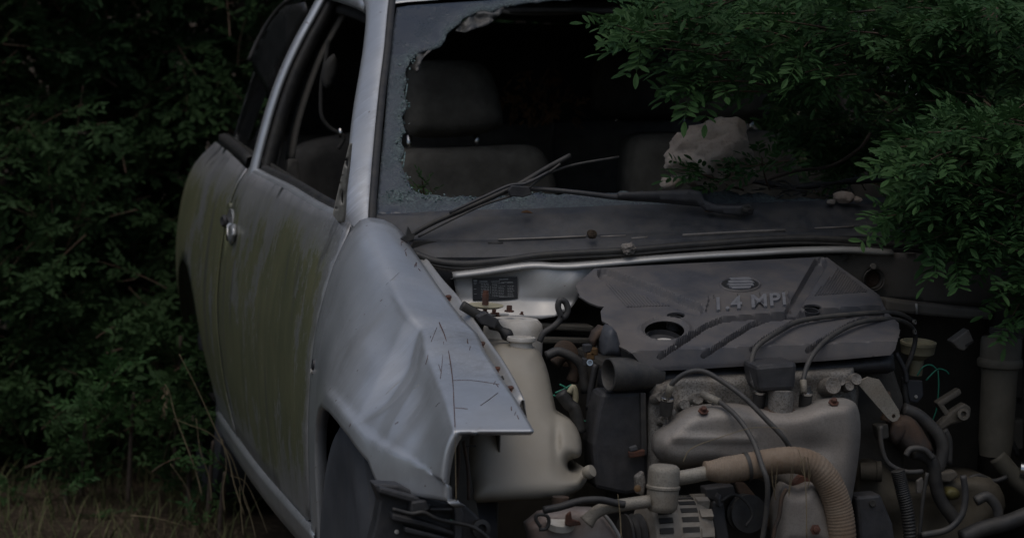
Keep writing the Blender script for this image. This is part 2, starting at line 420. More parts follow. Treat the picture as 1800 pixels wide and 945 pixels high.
# ------------------------------------------------------------------ the wrecked car
car = thing('wrecked_car', (0, 1.1, 0), 'abandoned silver hatchback without bonnet or bumper, engine bare, windscreen smashed', 'car')
def interp(tab, y):
    """smooth interpolation of a station table {y: tuple}"""
    ks = sorted(tab); A = np.array([tab[k] for k in ks], float); A = A.reshape(len(ks), -1)
    if y <= ks[0]: return A[0]
    if y >= ks[-1]: return A[-1]
    i = max(j for j in range(len(ks)-1) if ks[j] <= y)
    def slope(j):
        if j == 0: return (A[1]-A[0])/(ks[1]-ks[0])
        if j == len(ks)-1: return (A[-1]-A[-2])/(ks[-1]-ks[-2])
        return (A[j+1]-A[j-1])/(ks[j+1]-ks[j-1])
    h = ks[i+1]-ks[i]; t = (y-ks[i])/h
    return (2*t**3-3*t*t+1)*A[i]+(t**3-2*t*t+t)*h*slope(i)+(-2*t**3+3*t*t)*A[i+1]+(t**3-t*t)*h*slope(i+1)
# front wing: cross sections (x, z) from the bonnet edge over the shoulder down the side
FS = {
 .44: [(-.642, .930), (-.672, .943), (-.714, .941), (-.744, .888), (-.773, .81), (-.799, .68), (-.807, .50), (-.79, .24)],
 .29: [(-.628, .884), (-.668, .904), (-.716, .902), (-.754, .852), (-.782, .776), (-.806, .66), (-.809, .48), (-.79, .24)],
 .01: [(-.598, .800), (-.690, .811), (-.708, .799), (-.744, .755), (-.784, .703), (-.818, .640), (-.832, .575), (-.80, .24)],
 -.10: [(-.586, .771), (-.680, .780), (-.699, .767), (-.730, .723), (-.773, .681), (-.815, .630), (-.832, .575), (-.80, .24)],
 -.22: [(-.575, .740), (-.673, .746), (-.692, .732), (-.714, .694), (-.754, .656), (-.801, .610), (-.824, .562), (-.80, .24)],
 -.34: [(-.573, .711), (-.677, .711), (-.695, .699), (-.714, .666), (-.746, .632), (-.783, .592), (-.806, .545), (-.80, .24)],
 -.48: [(-.567, .678), (-.681, .677), (-.698, .668), (-.714, .642), (-.732, .608), (-.750, .575), (-.760, .540), (-.77, .24)],
 -.60: [(-.561, .643), (-.688, .641), (-.703, .635), (-.713, .612), (-.718, .585), (-.720, .552), (-.714, .526), (-.71, .24)]}
FT = {k: [c for p in v for c in p] for k, v in FS.items()}
ARCH = [(-.62, .522), (-.50, .512), (-.42, .507), (-.385, .512), (-.341, .545), (-.224, .574), (-.13, .588), (-.051, .594), (.076, .588), (.174, .565), (.227, .532), (.251, .490), (.262, .40), (.27, .25), (.40, .245)]
def zbot(y): return float(np.interp(y, [a[0] for a in ARCH], [a[1] for a in ARCH]))
def segdist(a, b, y0, z0, y1, z1):
    dy, dz = y1-y0, z1-z0; t = max(0, min(1, ((a-y0)*dy+(b-z0)*dz)/(dy*dy+dz*dz))); return math.hypot(a-y0-t*dy, b-z0-t*dz)
def dent(p):
    """creases knocked into the wing"""
    g_ = lambda y, z, a, b: math.exp(-((p[1]-y)/a)**2-((p[2]-z)/b)**2)
    d = 0.0
    for (y0, z0), (y1, z1), w_, a_ in (((-.13, .775), (-.24, .64), .040, .0095), ((-.235, .75), (-.36, .60), .035, -.004), ((-.02, .72), (-.14, .69), .06, -.005)):
        q = segdist(p[1], p[2], y0, z0, y1, z1); d += a_*max(0, 1-q/w_)
    d += .004*g_(-.36, .58, .05, .03)+.003*g_(-.47, .60, .03, .04)
    d += .0015*noise.noise(Vector((p[1]*11, p[2]*11, 0)))*g_(-.28, .66, .22, .12)
    return (p[0]+d, p[1], p[2]-.4*d)
rows = []; NS = 46
fy = sorted(set([.372, .34, .30, .275, .268, .262, .256, .251, .245, .236, .227, .2]+[round(a, 4) for a in np.linspace(-.60, .18, 112)]))
for y in fy:
    c = interp(FT, y).reshape(-1, 2); S = np.array(crom(c, 10)); zb = zbot(y)
    k = next(i for i in range(len(S)-1, 0, -1) if S[i-1][1] > zb); t = (S[k-1][1]-zb)/(S[k-1][1]-S[k][1])
    S = np.vstack([S[:k], S[k-1]+(S[k]-S[k-1])*t]); L = np.r_[0, np.cumsum(np.linalg.norm(np.diff(S, axis=0), axis=1))]
    s = np.linspace(0, L[-1], NS); r = [dent((np.interp(a, L, S[:, 0]), y, np.interp(a, L, S[:, 1]))) for a in s]
    e = r[-1]; r += [(e[0]+.006, y, e[2]-.004), (e[0]+.024, y, e[2]-.002)]
    rows.append(r)
nc = NS+2
# front flange turned into the headlamp opening
fr = [(p[0]+.004 if i > 17 else p[0], p[1]-.004, p[2]-.003) for i, p in enumerate(rows[0])]; fb = [(p[0]+.018 if i > 17 else p[0], p[1]+.018, p[2]-.012) for i, p in enumerate(rows[0])]
R = [fb, fr]+rows
wing = mesh_obj('front_wing', [p for r in R for p in r], grid_faces(len(R), nc, True), M['paint'], car)
mod_solid(wing, .0016, -1)
tag(wing, label='scratched silver front wing with empty headlamp opening')
# side marker hole
lathe('marker_hole', [(.012, 0), (.010, .003), (.010, .004)], at(552, 640, x=-.806), (-1, 0, .1), M['black'], wing, 12)
lathe('marker_socket', [(.006, 0), (.005, .006)], at(551, 652, x=-.806), (-1, 0, .1), M['white'], wing, 8)
# scratches with rust on the wing: long thin rust line and small ones lying on the paint
from mathutils.bvhtree import BVHTree
def bvh_of(o):
    loc = WL[o]; return BVHTree.FromPolygons([Vector(np.array(v.co)+loc) for v in o.data.vertices], [tuple(p.vertices) for p in o.data.polygons])
wb = bvh_of(wing)
def on(b, u, v, lift=.0012):
    d = Vector(ray(u, v)).normalized(); h = b.ray_cast(Vector(CAM), d)
    if h[0] is None: return None
    return h[0]-d*lift
def scratch(b, pts, r, mat, par, name='scratch'):
    P = [on(b, *p) for p in pts]; P = [p for p in P if p is not None]
    if len(P) > 1: return tube(name, P, r, mat, par, 5, 3)
scratch(wb, [(772, 566), (782, 590), (790, 625), (796, 670), (798, 710), (800, 750)], .0008, M['rust'], wing)
scratch(wb, [(795, 668), (830, 668), (878, 675)], .0004, M['rust'], wing)
scratch(wb, [(845, 712), (862, 700), (875, 690)], .0006, M['rusty'], wing)
for p in (((757, 590), (752, 625), (748, 640)), ((780, 600), (777, 640), (774, 665)), ((768, 575), (758, 600)), ((771, 640), (776, 655)), ((800, 716), (822, 718))):
    scratch(wb, p, .0005, M['rust'], wing)
HE = [(700, 402), (722, 440), (752, 482), (786, 532), (818, 578), (848, 620), (880, 672), (905, 712), (926, 742)]
for k in range(16):
    i = random.randrange(len(HE)-1); t = random.random(); u = HE[i][0]+(HE[i+1][0]-HE[i][0])*t-random.uniform(3, 14); v = HE[i][1]+(HE[i+1][1]-HE[i][1])*t
    scratch(wb, ((u, v), (u+random.uniform(-4, 4), v+random.uniform(2, 7))), random.uniform(.0004, .0009), M['rust'], wing, 'rust_chip')
for k in range(9):
    u, v = random.uniform(600, 880), random.uniform(470, 820); l = random.uniform(6, 26)
    scratch(wb, ((u, v), (u-l*.5, v+l*.45), (u-l, v+l*random.uniform(.6, 1.1))), random.uniform(.0002, .0004), M['white'] if k % 4 else M['rusty'], wing)

# body side: x(y, z)
ST = {.36: (-.712, -.737, -.770, -.795, -.803, -.802, -.79, -.775), .60: (-.757, -.783, -.803, -.819, -.82, -.81, -.793, -.775), 1.2: (-.768, -.797, -.815, -.830, -.830, -.818, -.797, -.775),
      1.9: (-.770, -.802, -.822, -.836, -.836, -.818, -.785, -.76), 2.6: (-.747, -.795, -.822, -.838, -.832, -.805, -.765, -.735),
      2.85: (-.70, -.755, -.79, -.805, -.80, -.775, -.735, -.70), 3.02: (-.58, -.62, -.66, -.67, -.665, -.64, -.61, -.59)}
SZ = [.945, .89, .81, .68, .56, .43, .30, .20]
def xs_side(y, z):
    c = interp(ST, y); zz = SZ[::-1]; return float(interp({a: (b,) for a, b in zip(zz, c[::-1])}, z)[0])
def side(y, z): return Vector((xs_side(y, z), y, z))
BELT = {.36: (.922,), 1.0: (.935,), 1.7: (.938,), 2.3: (.955,), 2.75: (.945,), 3.0: (.90,)}
def belt(y): return float(interp(BELT, y)[0])
yr = 1.70
door_o = [(.380, .895), (.39, .915)]+[(y, belt(y)) for y in np.linspace(.44, yr, 10)]+[(yr+.015, .80), (yr+.01, .60), (yr-.03, .40), (yr-.06, .325), (yr-.10, .300), (.46, .295), (.40, .31), (.383, .40), (.383, .6), (.380, .8)]
hu, hv = 403, 402
hp = at(400, 395, x=-.826); hy, hz = hp.y, hp.z
hole = [(hy+.055*math.cos(t)*1.0+.0, hz+.040*math.sin(t)) for t in np.linspace(0, 2*math.pi, 20)[:-1]]
door = panel('door', door_o, side, M['paint_algae'], car, [hole], .03, .0012)
post = panel('door_post', [(.335, .30), (.43, .30), (.43, .90), (.40, .915), (.335, .89)], lambda y, z: side(y, z)+Vector((.007, 0, -.002)), M['paint'], car, (), .03, .001)
# belt return, so the door top has thickness
def ribbon(name, path, offs, mat, par, thick=None):
    """strip along a path; offs = list of (dx, dy, dz) across it"""
    V = []; n = len(path); m = len(offs)
    for p in path:
        for o in offs: V.append((p[0]+o[0], p[1]+o[1], p[2]+o[2]))
    ob = mesh_obj(name, V, grid_faces(n, m), mat, par)
    if thick: mod_solid(ob, thick, 0)
    return ob
bp = [side(y, belt(y)) for y in np.linspace(.46, yr, 30)]
ribbon('belt_edge', bp, [(0, 0, 0), (.004, 0, .006), (.012, 0, .009), (.022, 0, .006)], M['paint'], door)
ribbon('window_seal', bp, [(.022, 0, .004), (.024, 0, .014), (.032, 0, .018), (.040, 0, .012), (.045, 0, -.03)], M['rubber'], door, .003)
# handle: recess dish, flap and broken lock
dish = [[Vector((xs_side(hy, hz)+dx, hy+.055*s*math.cos(t), hz+.040*s*math.sin(t))) for t in np.linspace(0, 2*math.pi, 21)] for s, dx in ((1.0, .000), (.9, .014), (.6, .024), (.05, .027))]
sheet('handle_recess', dish, M['paint'], door, 2, 1)
puffh = [(391, 380), (398, 376), (405, 383), (413, 392), (415, 410), (411, 424), (404, 430), (400, 420), (399, 402), (393, 395)]
def door_surf(u, v, out=.0):
    p = at(u, v, x=-.825)
    for _ in range(8): p = at(u, v, x=xs_side(p.y, p.z)-out)
    return p
hv_, hf_, hl_ = cut([(401, 398), (408, 392), (415, 394), (416, 410), (412, 424), (405, 431), (400, 420)], (), 4)
hnd = mesh_obj('door_handle', [door_surf(p[0], p[1], .002+.012*min(1, edge_dist(p, hl_)/6)) for p in hv_], hf_, M['paint'], door); face_cam(hnd)
lathe('lock_barrel', [(.015, 0), (.015, .008), (.011, .012), (.005, .010)], door_surf(398, 388, .0), (-1, -.35, 0), M['black'], door, 14)
lathe('key_cap', [(.011, 0), (.010, .013), (.003, .013)], door_surf(410, 364, -.006), (-1, -.2, 0), M['paint_algae'], door, 14)
# lower moulding edge and sill
sl = [side(y, .300)+Vector((-.002, 0, 0)) for y in np.linspace(.33, 2.08, 30)]
ribbon('sill', sl, [(.016, 0, .006), (.002, 0, -.004), (-.004, 0, -.012), (-.002, 0, -.020), (.006, 0, -.05), (.022, 0, -.085), (.05, 0, -.10), (.12, 0, -.10)], M['paint'], car, .002)
# rear quarter
def arc(cy, cz, r, a0, a1, n): return [(cy+r*math.cos(t), cz+r*math.sin(t)) for t in np.linspace(a0, a1, n)]
quarter_o = [(yr+.008, belt(yr)), ] + [(y, belt(y)) for y in np.linspace(yr+.05, 2.95, 14)]+[(3.0, .80), (3.01, .60), (3.0, .45), (2.86, .42)] + arc(2.44, .30, .345, .35, math.pi-.2, 16)+[(2.09, .32), (2.08, .295), (yr-.09, .296), (yr-.052, .325), (yr-.02, .40), (yr+.02, .60), (yr+.025, .80)]
quarter = panel('quarter_panel', quarter_o, side, M['paint_algae'], car, (), .03, .0012)
ribbon('quarter_seal', [side(y, belt(y)) for y in np.linspace(1.80, 2.62, 16)], [(.006, 0, 0), (.008, 0, .02), (.022, 0, .024), (.04, 0, .01)], M['rubber'], quarter, .003)
# far side mirrors the near side (mostly hidden by the shrub)
far_o = [(.380, .925)]+[(y, belt(y)) for y in np.linspace(.45, 2.95, 18)]+[(3.0, .8), (3.0, .45), (2.86, .42)]+arc(2.44, .30, .345, .35, math.pi-.2, 12)+[(2.08, .27), (.40, .27)]
farside = panel('far_body_side', far_o, lambda y, z: Vector((-xs_side(y, z), y, z)), M['paint'], car, (), .06, .0012)
fw = []
for y in np.linspace(-.60, .372, 30):
    c = interp(FT, y).reshape(-1, 2); S = np.array(crom(c, 4)); S[:, 1] = np.maximum(S[:, 1], zbot(y)); fw.append([(-p[0], y, p[1]) for p in S])
mod_solid(mesh_obj('far_front_wing', [p for r in fw for p in r], grid_faces(len(fw), len(fw[0])), M['paint'], car), .0016)
# tail and floor
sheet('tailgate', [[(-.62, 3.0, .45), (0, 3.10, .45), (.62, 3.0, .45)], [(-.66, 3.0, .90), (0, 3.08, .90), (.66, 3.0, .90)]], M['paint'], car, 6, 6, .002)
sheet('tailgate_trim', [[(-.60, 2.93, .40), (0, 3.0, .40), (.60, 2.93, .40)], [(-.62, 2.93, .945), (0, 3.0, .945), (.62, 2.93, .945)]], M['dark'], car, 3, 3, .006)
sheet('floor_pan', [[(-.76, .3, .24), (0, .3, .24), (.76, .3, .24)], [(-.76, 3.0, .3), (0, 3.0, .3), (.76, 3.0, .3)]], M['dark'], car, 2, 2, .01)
# pillars, roof, glass surfaces
def ws(x, z): return .425+(z-.93)*1.63-.17*(1-min(1, (x/.70)**2))
# A pillar: windscreen edge, face, outer corner, door jamb
LEFT = [(602, 412, .42), (606, 388, .465), (612, 320, .55), (616, 249, .68), (624, 185, .80), (632, 140, .88), (640, 89, .97), (645, 40, 1.06), (643, 12, 1.13), (634, -8, 1.20)]
RIGHT = [(655, 396), (651, 380), (655, 318), (660, 255), (666, 190), (671, 142), (678, 86), (683, 30), (686, 0), (688, -14)]
apr = []
for (u, v, y), (u2, v2) in zip(LEFT, RIGHT):
    r = hit(u2, v2, lambda x, z: ws(x, z)-.004); l = at(u, v, y=y)
    m1 = r.lerp(l, .35)+Vector((-.004, -.010, .006)); m2 = r.lerp(l, .80)+Vector((-.008, -.006, .006))
    apr.append([r+Vector((.012, .03, -.01)), r, m1, m2, l, l+Vector((.02, .035, -.008))])
apil = sheet('a_pillar', apr, M['paint'], car, 5, 4, .0015)
sheet('far_a_pillar', [[Vector((-p.x, p.y, p.z)) for p in r] for r in apr], M['paint'], car, 3, 3, .0015)
# foot of the pillar blending into the wing
foot = panel('pillar_foot', [(605, 388), (606, 372), (628, 366), (652, 372), (658, 383), (650, 388), (630, 398), (615, 410), (606, 408)], lambda u, v: at(u, v, y=.50-.0011*(u-605)-.0010*(v-366)), M['paint'], apil, (), 6, .001)
# black bonded edge of the windscreen
sealp = [hit(u2+5, v2, lambda x, z: ws(x, z)-.010) for u2, v2 in RIGHT]
ribbon('windscreen_seal', crom(sealp, 4), [(-.010, -.001, 0), (-.006, -.005, 0), (.003, -.005, 0), (.006, .004, 0)], M['rubber'], apil, .002)
# mirror triangle with the bare mounting holes
def mt(u, v): return at(u, v, x=-.752+.00030*(u-583)-.00012*(385-v))
holes = [[(609+3*math.cos(t), 286+9*math.sin(t)) for t in np.linspace(0, 6.283, 13)[:-1]], [(600.5+3*math.cos(t), 346+13*math.sin(t)) for t in np.linspace(0, 6.283, 15)[:-1]], [(591+2*math.cos(t), 366+2.5*math.sin(t)) for t in np.linspace(0, 6.283, 9)[:-1]]]
tri = panel('mirror_mount', [(583, 386), (590, 352), (602, 300), (614, 252), (617, 252), (613, 295), (607, 340), (606, 372), (604, 390), (592, 392)], mt, simple('mirror_mount_primer', (.24, .23, .20), (.30, .29, .26), 40, .6), car, holes, 4, .003)
# B pillar: front flange catches the light, outer band runs back
BP = [(431, 330), (440, 304), (449, 270), (458, 236), (475, 178), (495, 124), (520, 71), (542, 31), (562, -5), (574, -18)]
bpts = crom([at(u, v, y=1.62+.0001*(300-v)) for u, v in BP], 4)
bpil = ribbon('b_pillar', bpts, [(.010, .085, 0), (.004, .06, 0), (-.001, .025, 0), (.002, .004, 0), (.009, -.003, -.001), (.015, -.002, -.001), (.019, .004, -.001)], M['paint'], car, .0015)
ribbon('pillar_seal', bpts, [(.022, .002, 0), (.034, -.004, 0), (.050, .004, 0), (.058, .02, 0), (.062, .06, 0)], M['rubber'], bpil, .002)
tube('pillar_bead', [at(u, v, y=1.72) for u, v in ((487, 307), (496, 250), (507, 200), (529, 120), (555, 58), (578, 13), (600, -20))], .0028, M['trim'], bpil, 6)
ribbon('pillar_trim', crom([at(u, v, y=1.66) for u, v in ((508, 282), (517, 228), (535, 166), (560, 100), (587, 49), (611, 9), (640, -25))], 4), [(-.004, .03, 0), (0, 0, 0), (.006, -.006, 0), (.012, -.004, 0), (.016, .03, 0)], M['trim'], bpil, .002)
panel('pillar_lower_trim', [(508, 280), (524, 280), (530, 330), (528, 362), (500, 345), (504, 310)], lambda u, v: at(u, v, y=1.60), M['fabric2'], bpil, (), 8, .02)
# loose rear quarter window and its rail
tube('roof_rail', [at(u, v, y=y) for u, v, y in ((437, 107, 2.30), (455, 68, 2.30), (476, 33, 2.28), (500, 6, 2.22), (530, -10, 2.1), (600, -45, 1.6))], .006, M['rubber'], car, 8)
panel('quarter_window', [(440, 104), (457, 70), (478, 36), (502, 10), (535, 4), (540, 20), (516, 70), (490, 122), (472, 172), (462, 150), (448, 128)], lambda u, v: at(u, v, y=2.28-.0035*(u-437)), M['dglass'], car, (), 12, .004)
# roof
rf = []
for y, zc, zs, xw in ((1.18, 1.392, 1.352, .545), (1.35, 1.412, 1.372, .56), (1.8, 1.424, 1.385, .57), (2.4, 1.40, 1.36, .56), (2.75, 1.35, 1.31, .53)):
    yy = lambda f: y-(.13*(1-f*f) if y < 1.3 else 0)
    rf.append([(-xw-.03, yy(1), zs-.03), (-xw, yy(1), zs), (-xw*.5, yy(.5), zc-.008), (0, yy(0), zc), (xw*.5, yy(.5), zc-.008), (xw, yy(1), zs), (xw+.03, yy(1), zs-.03)])
sheet('roof', rf, M['paint'], car, 4, 4, .002)
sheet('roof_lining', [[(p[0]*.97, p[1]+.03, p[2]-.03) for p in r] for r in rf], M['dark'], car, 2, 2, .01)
for s in (-1, 1):
    sheet('roof_side_rail' if s < 0 else 'far_roof_side_rail', [[(s*(xw+.01), y, zs+.014), (s*(xw+.03), y, zs), (s*(xw+.03), y, zs-.016)] for y, zs, xw in ((1.2, 1.35, .555), (1.5, 1.372, .575), (2.0, 1.37, .58), (2.4, 1.345, .57), (2.75, 1.29, .54))], M['paint'], car, 4, 3, .002)
    sheet('c_pillar' if s < 0 else 'far_c_pillar', [[(s*.58, 2.55, 1.34), (s*.56, 2.65, 1.30), (s*.5, 2.75, 1.27)], [(s*.63, 2.74, 1.15), (s*.61, 2.82, 1.12), (s*.57, 2.88, 1.1)], [(s*.67, 2.86, .95), (s*.65, 2.92, .94), (s*.62, 2.95, .93)]], M['paint_algae'], car, 4, 4, .002)
ribbon('far_b_pillar', [Vector((-p[0], p[1], p[2])) for p in bpts], [(-.01, .14, 0), (0, .05, 0), (.002, 0, 0), (-.03, .0, 0)], M['dark'], car, .002)
for s_ in (-1, 1):
    sheet('door_card' if s_ < 0 else 'far_door_card', [[(s_*.722, .50, .935), (s_*.730, 1.2, .950), (s_*.728, 2.0, .965), (s_*.69, 2.85, .965)], [(s_*.73, .50, .30), (s_*.735, 1.2, .30), (s_*.73, 2.0, .32), (s_*.68, 2.85, .40)]], M['dark'], car, 2, 3, .006)
# hatch glass, dirty
panel('rear_window', [(-.60, .93), (.60, .93), (.5, 1.30), (-.5, 1.30)], lambda x, z: Vector((x, 3.02-(z-.93)*.75-.06*(x/.6)**2+.03, z)), M['dglass'], car, (), .08, .004)

# ------------------------------------------------------------------ smashed windscreen
def gl(u, v, d=0.0): return hit(u, v, lambda x, z: ws(x, z)+d)
inner = [(1045, -12), (1000, -2), (950, 2), (905, 8), (884, 12), (862, 20), (845, 18), (829, 24), (812, 32), (803, 44), (795, 50), (786, 58), (780, 70), (776, 78), (764, 86), (750, 89), (736, 93), (728, 100), (718, 112), (712, 128), (716, 146), (709, 162), (715, 186), (707, 204), (712, 226), (705, 246), (711, 268), (703, 284), (708, 300), (714, 312), (719, 322), (728, 334), (742, 342), (764, 341), (792, 347), (826, 344), (850, 349), (880, 343), (912, 346), (945, 339), (980, 343), (1012, 337), (1060, 341), (1100, 336), (1150, 338), (1200, 333), (1240, 335), (1275, 332), (1300, 342), (1340, 338), (1370, 350), (1410, 347), (1470, 352), (1560, 348), (1650, 346)]
jg = []
for i in range(len(inner)-1):
    a, b = inner[i], inner[i+1]; k = max(2, int(math.dist(a, b)/7))
    for j in range(k):
        t = j/k; jg.append((a[0]+(b[0]-a[0])*t+random.uniform(-1.6, 1.6), a[1]+(b[1]-a[1])*t+random.uniform(-1.6, 1.6)))
jg.append(inner[-1])
outer = [(1650, 352), (1500, 359), (1380, 364), (1250, 368), (1100, 371), (925, 377), (760, 380), (661, 377), (668, 300), (676, 215), (684, 120), (692, 40), (697, 14), (720, 10), (860, 1), (1045, -24)]
def glw(u, v):
    e = edge_dist((u, v), [jg]); return gl(u, v, .006*noise.noise(Vector((u*.03, v*.03, 0)))*math.exp(-e/25))
wsg = panel('windscreen', jg+outer, glw, M['wglass'], car, (), 5.5, .005, .2)
ca = wsg.data.attributes.new('crush', 'FLOAT', 'POINT')
for i_, v_ in enumerate(wsg.data.vertices):
    w_ = Vector(WL[wsg])+v_.co; c_ = MC @ (np.array(w_)-CAM); uv_ = (900+FPX*c_[0]/c_[2], 472.5-FPX*c_[1]/c_[2]); e_ = edge_dist(uv_, [jg]); low_ = uv_[1] > 95
    ca.data[i_].value = (math.exp(-e_/(17 if low_ else 7))+(.8*math.exp(-((uv_[0]-700)/26)**2-((uv_[1]-348)/13)**2)))*(.55+.9*noise.noise(Vector((uv_[0]*.045, uv_[1]*.045, 2))))
tag(wsg, label='cracked windscreen remnant with a big jagged hole')
for pts, nm in (([(829, 6), (838, 16), (852, 20), (868, 22), (893, 7), (878, 28), (858, 44), (838, 50), (818, 57), (801, 54), (808, 42), (822, 33), (828, 20)], 1), ([(709, 98), (722, 92), (742, 88), (762, 85), (748, 97), (741, 106), (738, 122), (734, 128), (724, 122), (714, 112)], 2)):
    panel('torn_glass_flap', pts, lambda u, v: gl(u, v, .006+.030*noise.noise(Vector((u*.07, v*.07, nm)))+.0006*abs(v-20 if nm == 1 else v-90)), simple('flap_laminate%d' % nm, (.04, .045, .046), (.085, .085, .08), 50, .35, 0, .5, dust=(.12, .10, .085)), wsg, (), 5, .002, .2)
# granules clinging to the torn edge
cr = []
def crumb(u, v, s):
    p = gl(u, v, random.uniform(-.006, .006)); s = s*random.uniform(.5, 1.4)
    q = Quaternion((random.gauss(0, 1), random.gauss(0, 1), random.gauss(0, 1), random.gauss(0, 1))).normalized().to_matrix()
    cr.append(box_geo(p, q @ Vector((s, 0, 0)), q @ Vector((0, s*random.uniform(.3, 1), 0)), q @ Vector((0, 0, s*random.uniform(.3, .9)))))
for i, (u, v) in enumerate(jg):
    if 90 < v and u < 960:
        for _ in range(4 if u < 760 else 2): crumb(u+random.gauss(-2, 4), v+random.gauss(2, 4), .0017)
for _ in range(90): crumb(random.gauss(702, 13), random.gauss(346, 7), .0014)
for _ in range(60): crumb(random.uniform(690, 980), 349+random.gauss(0, 3), .0013)
tag(join('glass_granules', cr, M['crumb'], wsg), kind='stuff')
for a, b in (((716, 148), (713, 170)), ((712, 268), (709, 294))):
    tube('glass_highlight', [gl(*a, -.004), gl(*b, -.004)], .0016, M['crumb'], wsg, 5, 1)  # pale slivers standing in for white highlights on the torn edge
tube('torn_seal', [gl(u, v, d) for u, v, d in ((1150, 344, .0), (1200, 338, .012), (1245, 329, .0), (1290, 324, .015), (1335, 320, .0), (1385, 328, .012), (1440, 325, .0), (1500, 318, .01), (1590, 316, .0))], lambda t: .0055+.002*math.sin(t*37), M['rubber'], wsg, 8, 6)
for k in range(16):
    u = random.uniform(1240, 1500); v = random.uniform(326, 345); P = [gl(u+random.gauss(0, 9)+i*random.uniform(4, 12), v+random.gauss(0, 4), random.uniform(-.006, .02)) for i in range(4)]
    tube('torn_strip', P, random.uniform(.0012, .003), M['rubber'] if k % 3 else M['hose'], wsg, 5, 3)
# header above the hole
tube('header_trim', [at(u, v, y=1.12) for u, v in ((850, 14), (900, 22), (980, 23), (1060, 18), (1200, 10))], .006, M['trim'], car, 8)
tube('sun_visor_edge', [at(u, v, y=1.16) for u, v in ((880, 8), (960, 12), (1060, 8), (1200, 0))], .009, M['dark'], car, 8)

# ------------------------------------------------------------------ cowl
def cw(u, v, dy): return hit(u, v, lambda x, z: ws(x, .93)+dy)
CU = [662, 760, 880, 1000, 1100, 1250, 1400, 1560, 1760]
V1 = [378, 379, 378, 374, 370, 368, 364, 356, 352]
V2 = [424, 424, 424, 418, 413, 408, 402, 398, 394]
V3 = [452, 452, 451, 441, 434, 424, 416, 415, 420]
rowsC = [[cw(u, v-10, .03) for u, v in zip(CU, V1)], [cw(u, v, .0) for u, v in zip(CU, V1)], [cw(u, v+4, -.006) for u, v in zip(CU, V1)], [cw(u, v+9, -.012) for u, v in zip(CU, V1)],
         [cw(u, (a+b)/2+4, -.038) for u, a, b in zip(CU, V1, V2)], [cw(u, v-3, -.062) for u, v in zip(CU, V2)], [cw(u, v+1, -.063) for u, v in zip(CU, V2)], [cw(u, v+4, -.070) for u, v in zip(CU, V2)],
         [cw(u, (a+b)/2, -.085) for u, a, b in zip(CU, V2, V3)], [cw(u, v, -.098) for u, v in zip(CU, V3)], [cw(u, v+14, -.094) for u, v in zip(CU, V3)]]
V = []; nr = len(rowsC); fine = [crom(r, 8) for r in rowsC]; V = [p for r in fine for p in r]
cowl = mesh_obj('cowl_panel', V, grid_faces(nr, len(fine[0])), M['cowl'], car); es_ = cowl.modifiers.new('edges', 'EDGE_SPLIT'); es_.split_angle = math.radians(18)
cb = bvh_of(cowl)
# raised strips and slots of the cowl
for pts, r, m in ((((876, 421), (960, 418), (1030, 415)), .0021, 'rib'), (((1056, 416), (1100, 414)), .0021, 'rib'), (((1110, 419), (1138, 417)), .0024, 'rib'), (((1200, 413), (1290, 408), (1380, 404)), .0026, 'rib'), (((1432, 401), (1500, 398)), .0018, 'rib'), (((858, 427), (884, 427)), .0022, 'rubber'), (((1200, 416), (1290, 411), (1380, 407)), .0022, 'rubber')):
    P = [on(cb, u, v, .001) for u, v in pts]
    if all(p is not None for p in P): tube('cowl_rib', P, r, M[m], cowl, 6, 3)
prism('cowl_cutout', [(728, 424), (768, 424), (778, 434), (766, 447), (735, 447), (722, 436)], .305, .01, M['dark'], cowl, .001)
SEAL = [(728, 446), (770, 460), (820, 464), (880, 459), (960, 448), (1090, 441), (1180, 433), (1260, 427), (1340, 421), (1420, 419), (1500, 423), (1570, 430), (1700, 436)]
seal = tube('bonnet_seal', [cw(u, v, -.110) for u, v in SEAL], .0075, M['rubber'], car, 10, 5)
tube('seal_lip', [cw(u, v+7, -.112) for u, v in SEAL], .0035, M['hose'], seal, 6, 4)
# plenum wall below the seal
rowsP = [[cw(u, v+9, -.09) for u, v in zip(CU, V3)], [cw(u, v+60, -.085) for u, v in zip(CU, V3)]]
sheet('plenum_wall', rowsP, M['black'], car, 2, 6, .003)
# wiper
wy = lambda x, z: ws(x, .93)-.035
arm = tube('wiper_arm', [cw(u, v, d) for u, v, d in ((1238, 358, -.03), (1160, 351, -.022), (1090, 347, -.015), (1020, 339, -.012), (960, 333, -.010), (912, 331, -.010))], lambda t: .0068-.0026*t, M['black'], car, 8)
armroot = panel('wiper_root', [(1085, 339), (1150, 336), (1215, 333), (1232, 337), (1238, 352), (1262, 361), (1300, 362), (1318, 358), (1326, 366), (1323, 377), (1305, 380), (1270, 376), (1240, 370), (1225, 358), (1160, 352), (1086, 348)], lambda u, v: cw(u, v, -.040+.00006*abs(u-1300)), M['black'], car, (), 7, .008)
lathe('pivot_nut', [(.010, 0), (.010, .005), (.0055, .006), (.0055, .010), (.002, .010)], cw(1312, 369, -.05), (0, -.35, 1), M['rubber'], armroot, 8)
blade = tube('wiper_blade', [cw(u, v, d) for u, v, d in ((712, 419, -.075), (760, 392, -.06), (830, 362, -.04), (905, 328, -.02), (960, 296, .0), (1003, 273, .012))], .0058, M['rubber'], car, 6)
tube('blade_rail', [cw(u, v, d) for u, v, d in ((735, 416, -.08), (790, 388, -.07), (850, 360, -.05), (915, 338, -.03), (955, 310, -.01), (985, 288, .0))], .0026, M['hose'], blade, 5)
tube('blade_yoke', [cw(u, v, d) for u, v, d in ((790, 374, -.065), (850, 346, -.055), (895, 326, -.04), (925, 322, -.03), (965, 302, -.01))], .0034, M['black'], blade, 6)
tube('blade_rubber', [cw(u, v, d) for u, v, d in ((925, 320, -.02), (1000, 292, .02), (1088, 276, .05))], .0028, M['hose'], blade, 5)
